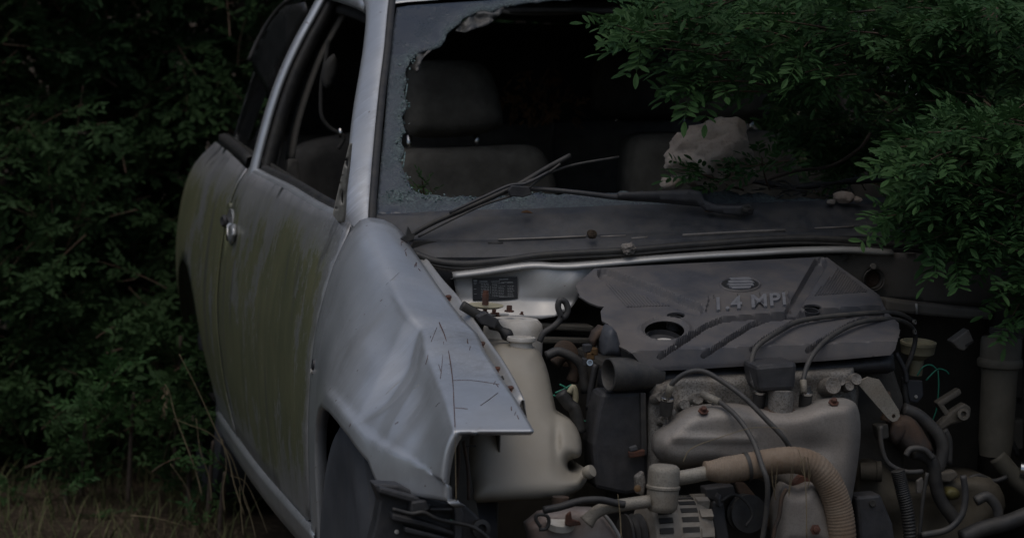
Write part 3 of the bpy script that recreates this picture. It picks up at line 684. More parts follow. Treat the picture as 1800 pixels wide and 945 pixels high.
prism('blade_clip', [(893, 335), (900, 326), (930, 328), (935, 342), (920, 347), (898, 345)], .265, .012, M['black'], blade, .002)
prism('blade_end', [(704, 420), (714, 412), (718, 398), (724, 410), (730, 408), (728, 420), (712, 428)], .285, .01, M['rubber'], blade, .001)

# ------------------------------------------------------------------ engine bay shell
RAIL = [(796, 482), (830, 478), (860, 474), (900, 468), (940, 464), (990, 466), (1050, 462), (1150, 453), (1250, 446), (1330, 442), (1380, 439), (1440, 437), (1500, 437), (1570, 442)]
rp = crom([cw(u, v, -.125) for u, v in RAIL], 4)
rail = ribbon('bonnet_landing_rail', rp, [(0, .03, .002), (0, .010, .003), (0, 0, 0), (0, -.003, -.004), (0, -.002, -.008), (0, .012, -.011), (0, .03, -.011)], M['paint_inner'], car, .0015)
def scs(u, v):
    b = .02*math.exp(-((u-960)/45)**2-((v-510)/60)**2)+.012*math.exp(-((u-1010)/20)**2-((v-500)/30)**2)-.010*math.exp(-((u-880)/60)**2-((v-500)/22)**2)
    fl = .0010*max(0, v-528)
    return hit(u, v, lambda x, z: ws(x, .93)-.11-b-fl)
scut = panel('scuttle_panel', [(795, 483), (830, 480), (900, 470), (940, 466), (990, 468), (1045, 466), (1052, 480), (1030, 505), (1005, 540), (975, 556), (950, 560), (905, 556), (850, 552), (815, 540), (803, 522), (799, 500)], scs, M['paint_inner'], car, (), 6, .0015)
sb = bvh_of(scut)
stp = [on(sb, u, v, .002) for u, v in ((830, 489), (909, 486), (910, 524), (831, 528))]
stk = mesh_obj('data_sticker', stp, [(0, 1, 2, 3)], M['sticker'], scut, False); face_cam(stk); mod_solid(stk, .0006, 1)
def stq(a, b): return (stp[0]*(1-a)+stp[1]*a)*(1-b)+(stp[3]*(1-a)+stp[2]*a)*b
pr_ = []; sn = (stp[1]-stp[0]).cross(stp[3]-stp[0]).normalized(); sn = sn if sn.y < 0 else -sn
ex_, ez_ = (stp[1]-stp[0])/2, (stp[0]-stp[3])/2
def bar(a0, a1, b, h):
    pr_.append(box_geo(stq((a0+a1)/2, b)+sn*.0009, ex_*(a1-a0), ez_*h, sn*.0002))
bar(.03, .11, .11, .07); bar(.03, .10, .20, .03)
for b in (.14, .2): bar(.16, .34, b, .022)
bar(.60, .80, .10, .035)
for k in range(9):
    b = .27+k*.073; a = .19
    while a < .36: q = random.uniform(.03, .07); bar(a, min(.37, a+q), b, .02); a += q+.015
    if k % 3 == 0: bar(.03, .09, b, .02)
    for c0 in (.44, .58, .78):
        if random.random() < .8:
            a = c0
            while a < c0+.11: q = random.uniform(.02, .05); bar(a, a+q, b, .018); a += q+.012
bar(.42, .62, .18, .022); bar(.64, .90, .24, .022); bar(.6, .92, .9, .02)
bar(.40, .405, .55, .35)
join('sticker_print', pr_, M['print'], scut)
# firewall and inner wings close the bay
fwp = [[cw(u, 448, -.07) for u in CU], [cw(u, 520, -.065) for u in CU], [at(u, 640, y=.30) for u in CU], [at(u, 1250, y=.30) for u in CU]]
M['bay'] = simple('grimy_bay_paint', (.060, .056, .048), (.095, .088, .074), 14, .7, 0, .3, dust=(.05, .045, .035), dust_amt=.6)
fire = sheet('firewall', fwp, M['bay'], car, 4, 4, .003)
FL_L = [(700, 425), (730, 452), (782, 527), (813, 574), (848, 624), (879, 673), (905, 712)]
FL_R = [(722, 424), (742, 449), (774, 491), (802, 522), (821, 549), (851, 593), (879, 632), (903, 673), (918, 705)]
def yH(u): return float(np.interp(u, [692, 720, 790, 850, 890, 938], [.42, .29, .009, -.219, -.417, -.63]))
Lp = crom([at(u+4, v+3, y=yH(u)) for u, v in FL_L], 6); Rp = crom([at(u, v, y=yH(u-22)) for u, v in FL_R], 6)
def resample(P, n):
    P = np.array(P); L = np.r_[0, np.cumsum(np.linalg.norm(np.diff(P, axis=0), axis=1))]; s = np.linspace(0, L[-1], n)
    return [np.array([np.interp(a, L, P[:, i]) for i in range(3)]) for a in s]
Lp, Rp = resample(Lp, 30), resample(Rp, 30); V = []
for a, b in zip(Lp, Rp):
    V += [a+[-.012, 0, -.008], a+[.002, 0, -.006], a*.5+b*.5+[0, 0, -.004], b+[-.003, 0, -.001], b+[0, 0, .003], b+[.004, 0, .001], b+[.006, 0, -.012], b+[.010, 0, -.035]]
flange = mesh_obj('wing_flange', V, grid_faces(30, 8), M['paint_inner'], car); mod_solid(flange, .0015, 0)
fbv = bvh_of(flange)
for u, v, r in ((733, 462, .005), (788, 526, .0075), (847, 608, .0075), (874, 652, .007), (897, 686, .0075)):
    p = on(fbv, u, v, 0)
    if p is not None:
        lathe('flange_bolt', [(r*1.5, -.001), (r*1.5, .0015), (r*.9, .002), (r*.9, .007), (r*.6, .008)], p, (-.2, -.25, 1), M['rust'], flange, 8)
for u, v in ((808, 555), (885, 664)):
    p = on(fbv, u, v, .0)
    if p is not None: lathe('flange_hole', [(.008, .0), (.008, .0015), (.001, .0012)], p, (-.2, -.25, 1), M['dark'], flange, 10)
for s, nm in ((-1, 'inner_wing'), (1, 'far_inner_wing')):
    sheet(nm, [[(s*.60, .30, .82), (s*.575, 0, .76), (s*.555, -.3, .68)], [(s*.60, .30, .25), (s*.57, 0, .25), (s*.55, -.3, .25)]], M['bay'], car, 2, 4, .003)
sheet('bay_undertray', [[(-.6, .30, .24), (.6, .30, .24)], [(-.6, -.45, .24), (.6, -.45, .24)]], M['dark'], car, 2, 2, .004)
# strut tower with its rusty stud, dish and bolts
tw = lathe('strut_tower', [(.058, -.16), (.058, -.02), (.055, -.008), (.047, .0), (.012, .003)], at(903, 560, y=.06), (0, 0, 1), M['white'], car, 30)
lathe('strut_dish', [(.004, 0), (.026, .001), (.033, .004), (.034, .006), (.030, .006), (.006, .003)], at(854, 541, y=.0), (0, -.05, 1), M['cream'], tw, 28)
lathe('strut_stud', [(.0065, 0), (.0065, .022), (.0055, .023), (.0055, .028)], at(853, 536, y=-.005), (0, 0, 1), M['rust'], tw, 8)
for u, v, s in ((868, 552, .006), (895, 548, .008), (917, 553, .004), (852, 549, .006), (875, 556, .005)):
    cap_bolt('tower_bolt', at(u, v, y=.04), (random.uniform(-.2, .2), 0, 1), s*.7, s*1.6, M['rust'], tw)
hs = tube('taped_harness', px([(812, 536), (838, 552), (862, 566), (888, 585), (908, 606)], -.05), lambda t: .0095+.003*math.sin(t*26)*(t > .5), M['rubber'], car, 12, 8)
prism('harness_connector', [(838, 556), (855, 548), (878, 562), (870, 578), (846, 570)], -.08, .03, M['black'], hs, .003)
tube('loop_hose', px([(948, 600), (956, 585), (975, 572), (986, 558), (981, 540), (984, 528), (994, 531), (998, 546), (991, 558), (984, 554)], -.02), .0062, M['hose'], car, 10)
for u0, v0, u1, v1 in ((950, 575, 1045, 585), (948, 600, 1045, 606)):
    prism('bulkhead_member', [(u0, v0-8), (u1, v1-12), (u1, v1), (u0, v0+4)], .16, .05, M['bay'], fire, .004)
# washer bottle
tank = puff('washer_bottle', [(862, 640), (868, 618), (880, 608), (905, 606), (930, 607), (946, 614), (957, 635), (965, 660), (973, 700), (980, 724), (1000, 734), (1014, 752), (1022, 776), (1021, 800), (1008, 806), (998, 812), (1000, 826), (1012, 832), (1024, 826), (1034, 826), (1032, 842), (1022, 858), (1005, 868), (985, 875), (930, 879), (860, 882), (832, 880), (826, 850), (822, 780), (830, 700), (845, 660)], -.33, .05, 36, M['tank'], car, 6, .12, 3, lean=.0009,
     surf=lambda u, v: -.018*math.exp(-((u-1003)/10)**2-((v-815)/12)**2)-.012*math.exp(-((u-978)/7)**2-((v-770)/40)**2))
tag(tank, label='yellowed translucent washer bottle with open neck')
nk = at(916, 607, y=-.09)
lathe('bottle_neck', [(.021, -.006), (.021, .006), (.027, .009), (.0275, .012), (.0265, .016), (.022, .0165), (.020, .012), (.019, -.004)], nk, (0, 0, 1), M['white'], tank, 30)
lathe('bottle_outlet', [(.009, 0), (.012, .004), (.013, .012), (.011, .018), (.004, .019)], at(1028, 832, y=-.33), (.6, -.6, .4), M['tank'], tank, 14)
lathe('bottle_foot', [(.016, -.03), (.016, .01)], at(985, 882, y=-.37), (0, 0, 1), M['rusty'], tank, 12)
# headlamp bay pieces behind the wing
hb = prism('lamp_bracket', [(788, 775), (812, 764), (826, 766), (824, 800), (830, 850), (838, 882), (848, 945), (820, 945), (806, 884), (792, 878)], -.34, .02, M['bay'], car, .002)
for k, (a, b) in enumerate((((815, 775), (824, 878)), ((806, 780), (800, 872)))):
    tube('bracket_rod', px([a, ((a[0]+b[0])/2+3, (a[1]+b[1])/2), b], -.45), .003, M['rusty'], hb, 6)
prism('bracket_pin', [(820, 782), (837, 782), (837, 785), (820, 785)], -.43, .004, M['rubber'], hb, .0005)
# bumper carrier: black plastic
bc = prism('bumper_carrier', [(656, 850), (700, 852), (740, 868), (790, 884), (812, 882), (838, 905), (856, 930), (860, 960), (650, 960), (662, 915), (668, 880)], -.50, .05, M['black'], car, .004)
for o, yy in (([(668, 856), (735, 874), (758, 886), (756, 893), (728, 884), (666, 866)], -.53), ([(690, 902), (740, 914), (800, 934), (800, 942), (738, 924), (690, 914)], -.53), ([(796, 884), (808, 880), (816, 905), (812, 950), (800, 950), (800, 905)], -.54), ([(724, 882), (750, 878), (756, 894), (738, 908), (722, 900)], -.54), ([(755, 892), (800, 892), (800, 898), (755, 898)], -.53), ([(712, 925), (790, 945), (790, 952), (712, 936)], -.53)):
    prism('carrier_rib', o, yy, .04, M['black'], bc, .003)
for u, v in ((792, 916), (697, 934)):
    lathe('carrier_stud', [(.004, 0), (.004, .003), (.002, .004)], at(u, v, y=-.548 if u > 750 else -.504), (0, -1, .2), M['green_wire'] if u > 750 else M['white'], bc, 10)
tube('carrier_cable', px([(690, 894), (722, 902), (745, 900), (772, 912), (830, 925), (862, 948)], -.55), .004, M['rubber'], bc, 6)
lathe('carrier_grommet', [(.017, 0), (.017, .012), (.009, .014), (.008, .004)], at(842, 928, y=-.52), (.2, -1, .1), M['rubber'], bc, 18)
# slam panel, rusty silver
slam = puff('slam_panel', [(938, 962), (930, 925), (955, 905), (1000, 897), (1050, 898), (1062, 908), (1100, 960)], -.46, .012, 14, simple('rust_bitten_paint', (.30, .28, .27), (.21, .185, .17), 22, .55, .2, .3, dust=(.16, .07, .04), dust_amt=.7), car, 7, .05, 0)
lathe('slam_boss', [(.026, -.012), (.026, .0), (.02, .003), (.005, .003)], at(985, 914, y=-.47), (0, -.3, 1), M['white'], slam, 22)
prism('rusty_tab', [(996, 905), (1004, 898), (1006, 912), (1020, 916), (1022, 922), (1002, 925), (994, 922)], -.50, .01, M['rust'], slam, .002)
tube('panel_clip', px([(950, 925), (942, 912), (945, 904), (960, 905), (965, 915), (960, 928), (948, 930)], -.50), .0035, M['rubber'], slam, 6)
tube('slam_edge', px([(1058, 900), (1075, 920), (1098, 958)], -.475), .004, M['paint_inner'], slam, 6)

# ------------------------------------------------------------------ engine
blk = prism('engine_block', [(1070, 640), (1560, 610), (1590, 700), (1600, 1250), (1060, 1250)], -.16, .28, simple('oily_block', (.040, .037, .032), (.07, .064, .054), 18, .7, .1, .6), car, .01)
# cover ---------------------------------------------------------
cov_o = [(1045, 470), (1110, 466), (1250, 459), (1380, 453), (1440, 450), (1455, 451), (1475, 466), (1515, 494), (1546, 517), (1552, 530), (1558, 545), (1580, 566), (1582, 582), (1574, 612), (1566, 622), (1480, 630), (1380, 637), (1300, 642), (1200, 648), (1143, 650), (1128, 640), (1112, 620), (1100, 612), (1083, 604), (1074, 588), (1070, 568), (1058, 562), (1056, 545), (1062, 537), (1052, 536), (1036, 530), (1020, 520), (1016, 510), (1012, 500)]
def hole(cx, cy, rx, ry, n=26): return [(cx+rx*math.cos(t), cy+ry*math.sin(t)) for t in np.linspace(0, 2*math.pi, n+1)[:-1]]
cov_h = [hole(1168, 581, 35, 17), hole(1188, 554, 16, 5.5, 18), hole(1427, 540, 17, 5.5, 18)]
def vrow(u, v):
    """height along the cover: 0 back edge, 1 break line, 2 front brow, 3 skirt bottom"""
    t = (u-1045)/500; b = 470-20*t; m = 550-19*t; f = 618-20*t; s = 650-26*t
    if v < m: return (v-b)/(m-b)
    if v < f: return 1+(v-m)/(f-m)
    return 2+(v-f)/(s-f)
def segd(u, v, a, b):
    ax, ay = a; bx, by = b; dx, dy = bx-ax, by-ay; t = max(0, min(1, ((u-ax)*dx+(v-ay)*dy)/(dx*dx+dy*dy))); return math.hypot(u-ax-t*dx, v-ay-t*dy)
GRV = [[(1160, 626), (1200, 600), (1240, 573), (1270, 561), (1330, 556), (1440, 547), (1550, 540)], [(1237, 624), (1280, 596), (1320, 571), (1350, 560), (1440, 551), (1550, 544)], [(1322, 615), (1345, 595), (1390, 569), (1420, 560), (1480, 553), (1550, 549)], [(1420, 615), (1450, 595), (1490, 572), (1520, 560), (1550, 553)]]
def pdist(u, v, P): return min(segd(u, v, P[i], P[i+1]) for i in range(len(P)-1))
def sm(x): x = max(0, min(1, x)); return x*x*(3-2*x)
PLATE = [(1247, 520), (1385, 512), (1392, 540), (1240, 549)]
def cov_relief(u, v):
    h = 0
    # broad channels running from the back corners to the badge plate
    for a, b, wd in (((1062, 480), (1225, 543), 13), ((1442, 462), (1392, 545), 13)):
        h -= .014*(1-sm((segd(u, v, a, b)-wd*.6)/(wd*.35)))
    h -= .005 if pip(u, v, PLATE) else 0
    for g_ in GRV: h -= .022*(1-sm((pdist(u, v, g_)-2.8)/1.8))
    # raised collar round the filler opening
    d = math.hypot((u-1168)/35, (v-581)/17); h += .006*math.exp(-((d-1.22)/.13)**2)
    e = edge_dist((u, v), [cov_o]); h *= sm(e/5); h -= .002*math.exp(-e/4)
    return h
def cov_s(u, v, lift=0.0, relief=True):
    r = vrow(u, v); y = float(np.interp(r, [-.2, 0, 1, 1.95, 2.03, 3], [.13, .10, -.08, -.238, -.256, -.262]))
    p = at(u, v, y=y); n = Vector((0, -.35, .94))
    return p+n*((cov_relief(u, v) if relief else 0)+lift)
cover = panel('engine_cover', cov_o, cov_s, M['cover'], car, cov_h, 2.7, .004)
es_ = cover.modifiers.new('edges', 'EDGE_SPLIT'); es_.split_angle = math.radians(32)
tag(cover, label='dusty dark plastic engine cover with badge and raised lettering')
# ribbed triangles
def ribs(tri, along, pitch):
    G = []; a, b, c = [np.array(p, float) for p in tri]; d = np.array(along, float); d /= np.linalg.norm(d); nrm = np.array([-d[1], d[0]])
    pr0 = [float(np.dot(p, nrm)) for p in (a, b, c)]; s = min(pr0)+pitch
    while s < max(pr0)-pitch*.5:
        xs_ = []
        for p, q in ((a, b), (b, c), (c, a)):
            sp, sq = np.dot(p, nrm), np.dot(q, nrm)
            if (sp-s)*(sq-s) < 0: t = (s-sp)/(sq-sp); xs_.append(p+(q-p)*t)
        if len(xs_) == 2 and np.linalg.norm(xs_[0]-xs_[1]) > 3:
            m = 4; P = [cov_s(*(xs_[0]+(xs_[1]-xs_[0])*i/m), .0005) for i in range(m+1)]; G.append(tube_geo(P, .0019, 4, 1))
        s += pitch
    return G
join('cover_grille', ribs([(1062, 493), (1192, 537), (1098, 540)], (1, 1.1), 4.2), M['cover'], cover)
join('cover_grille', ribs([(1472, 472), (1526, 513), (1428, 520)], (-.62, 1), 4.2), M['cover'], cover)
# badge
def on_cov(u, v, lift): return cov_s(u, v, lift, False)
BG = hole(1301, 501, 37, 13, 30)
def ringgeo(sc_o, sc_i, l0, l1):
    V = []; n = 30
    for s, l in ((sc_o, l0), (sc_o*.97, l1), (sc_i, l1), (sc_i*.97, l0)):
        V += [on_cov(1301+37*s*math.cos(t), 501+13*s*math.sin(t), l) for t in np.linspace(0, 2*math.pi, n+1)[:-1]]
    F = [(i*n+k, i*n+(k+1) % n, (i+1)*n+(k+1) % n, (i+1)*n+k) for i in range(3) for k in range(n)]
    return V, F
bv_, bf_, _ = cut(hole(1301, 501, 34, 11.6, 24), (), 6)
bd = mesh_obj('badge', [on_cov(p[0], p[1], .0015) for p in bv_], bf_, M['sticker'], cover); face_cam(bd)
mesh_obj('badge_ring', *ringgeo(1.0, .90, -.001, .004), M['cover'], cover)
SL = [[(1281, 492), (1316, 491), (1322, 495), (1285, 496)], [(1279, 497), (1318, 496), (1326, 500), (1281, 501)], [(1277, 502), (1322, 501.5), (1325, 505), (1283, 506)], [(1281, 507), (1320, 506.5), (1318, 510), (1287, 511)]]
gs = []
for q in SL:
    A = [on_cov(u, v, .0022) for u, v in q]; B = [on_cov(u, v, .0055) for u, v in q]; gs.append((A+B, [(4, 5, 6, 7), (0, 1, 5, 4), (1, 2, 6, 5), (2, 3, 7, 6), (3, 0, 4, 7)]))
join('badge_emblem', gs, M['letter'], cover)
# lettering
def text_mesh(name, s, origin, ex, ey, size, mat, par, ext=.0015):
    cu = bpy.data.curves.new('lettering', 'FONT'); cu.body = s; cu.size = 1; cu.extrude = ext/size; cu.offset = .022; cu.space_character = 1.08
    t = bpy.data.objects.new('lettering', cu); COL.objects.link(t); bpy.context.view_layer.update()
    me = bpy.data.meshes.new_from_object(t.evaluated_get(bpy.context.evaluated_depsgraph_get())); bpy.data.objects.remove(t)
    ex, ey = Vector(ex), Vector(ey); n = ex.cross(ey).normalized()
    V = [Vector(origin)+ex*v.co.x+ey*v.co.y+n*v.co.z*size for v in me.vertices]; F = [tuple(p.vertices) for p in me.polygons]
    return mesh_obj(name, V, F, mat, par, False)
p0, p1, p2 = on_cov(1253, 544, -.004), on_cov(1390, 533.5, -.004), on_cov(1252, 521, -.004)
ln = p1-p0
text_mesh('lettering', '1.4 MPI', p0, ln/3.42, (p2-p0)*1.32, .03, M['letter'], cover, .004)
# oil filler seen through the round opening, white cap
fil = lathe('oil_filler', [(.036, -.03), (.036, .0), (.030, .004), (.030, -.006)], on_cov(1168, 583, -.012), (0, -.3, 1), M['black'], cover, 28)
lathe('filler_cap', [(.022, 0), (.022, .004), (.019, .005), (.002, .005)], on_cov(1172, 597, -.010), (0, -.3, 1), M['white'], cover, 24)
for u, v in ((1188, 556), (1427, 542)): lathe('fixing_well', [(.016, -.02), (.016, 0), (.013, 0), (.013, -.016), (.001, -.016)], on_cov(u, v, -.004), (0, -.3, 1), M['black'], cover, 16)
# underside: intake box and snout
base = puff('intake_box', [(1072, 690), (1075, 660), (1142, 650), (1300, 644), (1480, 632), (1570, 622), (1574, 650), (1560, 656), (1400, 664), (1390, 690), (1330, 692), (1326, 668), (1240, 672), (1180, 682), (1150, 690), (1110, 692)], -.21, .035, 14, M['black'], car, 7, .1, 0)
ax = Vector((-1, -.22, -.02)).normalized(); sc_ = at(1140, 655, y=-.235)
sn_ = lathe('intake_snout', [(.030, -.02), (.030, .045), (.031, .060), (.031, .083), (.0285, .084), (.026, .080), (.025, .02), (.001, .0)], sc_, ax, M['hose'], car, 30, False)
puff('snout_lug', [(1061, 625), (1061, 600), (1066, 582), (1076, 574), (1084, 584), (1090, 605), (1092, 626)], -.215, .018, 14, M['liner'], car, 5, .05, 0)
brk = puff('cable_bracket', [(1040, 600), (1046, 584), (1058, 573), (1068, 576), (1062, 590), (1050, 600), (1046, 612)], -.17, .01, 6, M['rusty'], car, 4, .03, 0)
for u, v, m in ((1034, 612, 'black'), (1038, 626, 'copper'), (1033, 636, 'black'), (1044, 618, 'copper')): prism('cable_terminal', [(u-7, v-6), (u+7, v-7), (u+8, v+6), (u-6, v+8)], -.19, .02, M[m], brk, .002)
lathe('terminal_ring', [(.006, 0), (.006, .004), (.004, .004), (.004, 0)], at(1036, 637, y=-.20), (0, -1, .2), M['chrome'], brk, 14)
# head, bosses, plug wells
head = puff('cylinder_head', [(1140, 720), (1150, 672), (1200, 662), (1320, 656), (1500, 645), (1510, 690), (1505, 735), (1460, 745), (1300, 750), (1180, 800), (1165, 860), (1140, 860)], -.25, .02, 16, M['alu'], car, 7, .12, 0, wob=.015)
for u, v, r, l in ((1456, 680, .018, .03), (1488, 680, .010, .02), (1473, 672, .009, .02), (1500, 668, .012, .02), (1200, 712, .011, .015), (1222, 702, .012, .02), (1155, 700, .010, .03), (1246, 700, .012, .015), (1217, 718, .008, .02), (1162, 740, .008, .02)):
    lathe('casting_boss', [(r, -.02), (r, l*.7), (r*.85, l), (r*.3, l*.9)], at(u, v, y=-.275), (0, -1, .25), M['alu'], head, 16)
for u, v, a in ((1336, 690, 1), (1417, 692, 1), (1173, 702, 0), (1262, 712, 0)):
    pb = lathe('plug_boot', [(.0115, -.030), (.0125, -.012), (.0125, .004), (.009, .008), (.006, .016)], at(u, v, y=-.315), (0, -.25, 1), M['rubber'], car, 14)
    if u != 1262: lathe('boot_ring', [(.0128, -.001), (.0132, .001), (.0128, .004), (.0118, .0045)], at(u, v-1, y=-.316), (0, -.25, 1), M['chrome'], pb, 16)
for u, v in ((1172, 745), (1180, 720)): tube('head_stay', px([(u, v), (u+4, v+40), (u+2, v+70)], -.30), .008, M['alu'], head, 8)
stub = lathe('breather_stub', [(.023, -.085), (.0235, -.015), (.0225, -.014), (.018, -.013)], at(1373, 672, y=-.33), (.0, .05, 1), M['alu'], car, 24)
lathe('stub_flange', [(.030, -.006), (.031, .0), (.024, .004)], at(1372, 722, y=-.335), (0, -.3, 1), M['rusty'], stub, 24)
prism('stub_sleeve', [(1328, 642), (1402, 636), (1398, 686), (1335, 689)], -.35, .09, M['black'], stub, .008)
# exhaust heat shields
sh = puff('heat_shield', [(1152, 792), (1155, 768), (1178, 748), (1208, 724), (1245, 714), (1300, 712), (1345, 720), (1400, 720), (1445, 706), (1490, 702), (1508, 716), (1513, 760), (1507, 820), (1496, 890), (1490, 960), (1430, 960), (1402, 890), (1340, 845), (1262, 820), (1200, 823), (1166, 812)], -.33, .065, 26, M['shield'], car, 7, .03, 3,
     surf=lambda u, v: -.014*math.exp(-((u-1425)/38)**2-((v-788)/22)**2)+.008*math.exp(-((v-771-.02*(u-1300))/5)**2)*(1180 < u < 1330))
for u, v in ((1236, 723), (1465, 708)): cap_bolt('shield_bolt', at(u, v, y=-.385 if u < 1300 else -.375), (0, -.6, 1), .006, .010, M['rust'], sh)
for u, v in ((1300, 770), (1305, 800)): pass
ls = puff('downpipe_shield', [(1362, 965), (1360, 905), (1366, 872), (1378, 850), (1402, 858), (1432, 850), (1453, 880), (1466, 920), (1470, 965)], -.43, .05, 30, M['shield'], car, 6, .03, 3)
cap_bolt('shield_bolt', at(1433, 930, y=-.49), (0, -1, .2), .006, .008, M['rust'], ls)
prism('rusty_outlet', [(1392, 845), (1405, 832), (1425, 830), (1440, 842), (1438, 862), (1412, 866), (1394, 860)], -.40, .05, M['rust'], car, .006)
tube('shield_clip', px([(1383, 858), (1374, 875), (1370, 905), (1363, 925), (1358, 950)], -.49), .004, M['rusty'], ls, 6)
# hot air duct, corrugated
dpath = [(1238, 826), (1270, 826), (1310, 820), (1350, 812), (1395, 808), (1430, 818), (1455, 845), (1470, 880), (1478, 920), (1482, 975)]
dp3 = px(dpath, -.47)
dl = crom(dp3, 24); n_ = len(dl)
def drad(t):
    b = .0165+.008*sm(t/.14)+.0015*sm((t-.5)/.4)
    return b+(.0006*math.sin(t*420) if t > .62 or t < .2 else .0003*math.sin(t*300))
Vd, Fd = tube_geo(dl, drad, 20, 1); duct = mesh_obj('warm_air_duct', Vd, Fd, M['duct'], car)
def ring_at(name, i, r, wd, mat, par, pts):
    p, q = np.array(pts[i]), np.array(pts[i+1]); return lathe(name, [(r, -wd), (r+.001, 0), (r, wd)], p, q-p, mat, par, 24, False)
ring_at('duct_clamp', int(n_*.235), .0262, .0035, M['rubber'], duct, dl)
tube('spigot_pipe', px([(1180, 842), (1215, 836), (1250, 829)], -.47), .0135, M['pipe'], car, 16)
can = lathe('valve_canister', [(.004, -.001), (.022, 0), (.0275, .006), (.0285, .012), (.0285, .040), (.0305, .042), (.0305, .046), (.0285, .048), (.0285, .072), (.027, .079), (.022, .083), (.003, .084)], at(1163, 898, y=-.50), (.02, .0, 1), M['pipe'], car, 30)
tube('valve_pipe', px([(1142, 880), (1100, 886), (1065, 892), (1045, 902), (1030, 918)], -.51), lambda t: .0115 if t < .8 else .0115+.003*sm((t-.8)/.2), M['pipe'], car, 14)
tube('vacuum_hose', px([(955, 896), (985, 890), (1020, 880), (1055, 878), (1085, 884), (1098, 886)], -.53), .0068, M['rubber'], car, 10)
prism('valve_bracket', [(1118, 838), (1132, 828), (1136, 848), (1132, 872), (1120, 868)], -.48, .02, M['alu'], can, .003)
lathe('brass_nut', [(.007, 0), (.007, .008), (.004, .009)], at(1121, 858, y=-.49), (-.3, -1, .2), M['copper'], can, 6)
# alternator
aax = Vector((1, .12, .02)).normalized(); ac = at(1128, 945, y=-.43)
alt = lathe('alternator', [(.050, 0), (.064, .004), (.070, .014), (.072, .045), (.070, .050), (.073, .055), (.073, .085), (.070, .10), (.060, .118), (.03, .125)], ac, aax, simple('pale_alternator_casting', (.24, .218, .185), (.31, .285, .245), 60, .65, .2, .5, dust=(.16, .12, .085), dust_amt=.5), car, 40)
for k in range(13):
    a = math.radians(-10+k*15)
    for h0, h1 in ((.016, .042), (.060, .092)):
        dirv = Vector((0, -math.sin(a)*.0-math.cos(a), math.sin(a))); side_ = aax.cross(dirv).normalized(); c = ac+aax*((h0+h1)/2)+dirv*.0722
        prv = box_geo(c, aax*((h1-h0)/2), side_*.0048, dirv*.0022); o = join('cooling_slot', [prv], M['dark'], alt)
for k in range(6):
    a = math.radians(15+k*28); dirv = Vector((0, -math.cos(a), math.sin(a))); c = ac+aax*.108+dirv*.066
    join('alternator_lug', [box_geo(c, aax*.012, aax.cross(dirv)*.008, dirv*.010)], alt.data.materials[0], alt)
lathe('alternator_pulley', [(.020, -.035), (.045, -.034), (.045, -.030), (.038, -.024), (.045, -.018), (.038, -.014), (.045, -.008), (.045, -.004), (.02, 0)], ac, aax, M['rubber'], alt, 30)
# black pieces right of it
pl = lathe('crank_pulley', [(.01, 0), (.035, .0), (.035, .010), (.030, .012), (.030, .018), (.035, .020), (.035, .03), (.012, .032)], at(1305, 900, y=-.40), (.15, -1, .1), M['rubber'], car, 26)
for o, yy in (([(1240, 858), (1290, 852), (1294, 872), (1262, 882), (1242, 876)], -.42), ([(1254, 882), (1272, 878), (1276, 910), (1282, 945), (1262, 960), (1252, 910)], -.43), ([(1262, 876), (1268, 868), (1272, 890), (1264, 892)], -.45)):
    prism('regulator_block', o, yy, .04, M['black'], alt, .003)
prism('alternator_strap', [(1290, 845), (1310, 848), (1345, 890), (1370, 925), (1365, 945), (1330, 905), (1300, 870)], -.37, .012, M['rusty'], car, .003)
tube('regulator_cable', px([(1268, 880), (1290, 868), (1312, 882), (1322, 905), (1310, 925)], -.45), .003, M['rubber'], alt, 6)
# timing belt cover
tc = prism('timing_cover', [(1058, 690), (1136, 688), (1140, 760), (1138, 862), (1100, 870), (1046, 858), (1040, 780), (1050, 720)], -.24, .08, M['black'], car, .008)
prism('timing_cover_rib', [(1126, 690), (1136, 690), (1138, 800), (1128, 800)], -.25, .02, M['hose'], tc, .002)
prism('cover_clip', [(1107, 786), (1120, 782), (1122, 791), (1108, 794)], -.262, .012, M['liner'], tc, .002); prism('cover_clip', [(1106, 794), (1134, 790), (1134, 801), (1107, 805)], -.262, .012, M['rust'], tc, .002)
# lever arm
lv_o = [(1506, 672), (1526, 662), (1546, 667), (1580, 720), (1582, 731), (1577, 739), (1569, 741), (1561, 735)]
vv, ff, _ = cut(lv_o, [hole(1571, 731, 3.4, 4, 10)], 5)
lv = mesh_obj('lifting_lug', [at(p[0], p[1], y=-.27) for p in vv], ff, M['pipe'], car, False); face_cam(lv); mod_solid(lv, .006)
# spark plug leads
LE = [[(1174, 696, -.32), (1180, 676, -.33), (1205, 656, -.34), (1235, 652, -.35), (1270, 670, -.37), (1310, 700, -.40), (1345, 735, -.42), (1375, 766, -.43), (1394, 795, -.42)],
      [(1234, 692, -.33), (1265, 706, -.37), (1298, 735, -.42), (1324, 775, -.46), (1340, 820, -.51), (1349, 850, -.52), (1347, 900, -.51), (1338, 960, -.5)],
      [(1334, 688, -.32), (1324, 668, -.31), (1321, 640, -.295), (1328, 613, -.28), (1350, 594, -.25), (1390, 570, -.19), (1425, 560, -.165), (1500, 552, -.14), (1565, 549, -.12), (1592, 556, -.10), (1607, 568, -.08)],
      [(1413, 690, -.33), (1412, 668, -.32), (1420, 640, -.30), (1436, 614, -.28), (1462, 590, -.24), (1500, 570, -.20), (1540, 561, -.17), (1578, 562, -.14), (1602, 574, -.10), (1609, 594, -.08), (1602, 625, -.08), (1590, 655, -.08), (1588, 690, -.09)]]
for L in LE:
    t = tube('ignition_lead', px(L, 0), .0048, M['hose'], car, 10)
    tube('lead_sleeve', px(L[:2], 0), .0068, M['pipe'] if L[0][0] != 1334 else M['hose'], t, 10, 1)
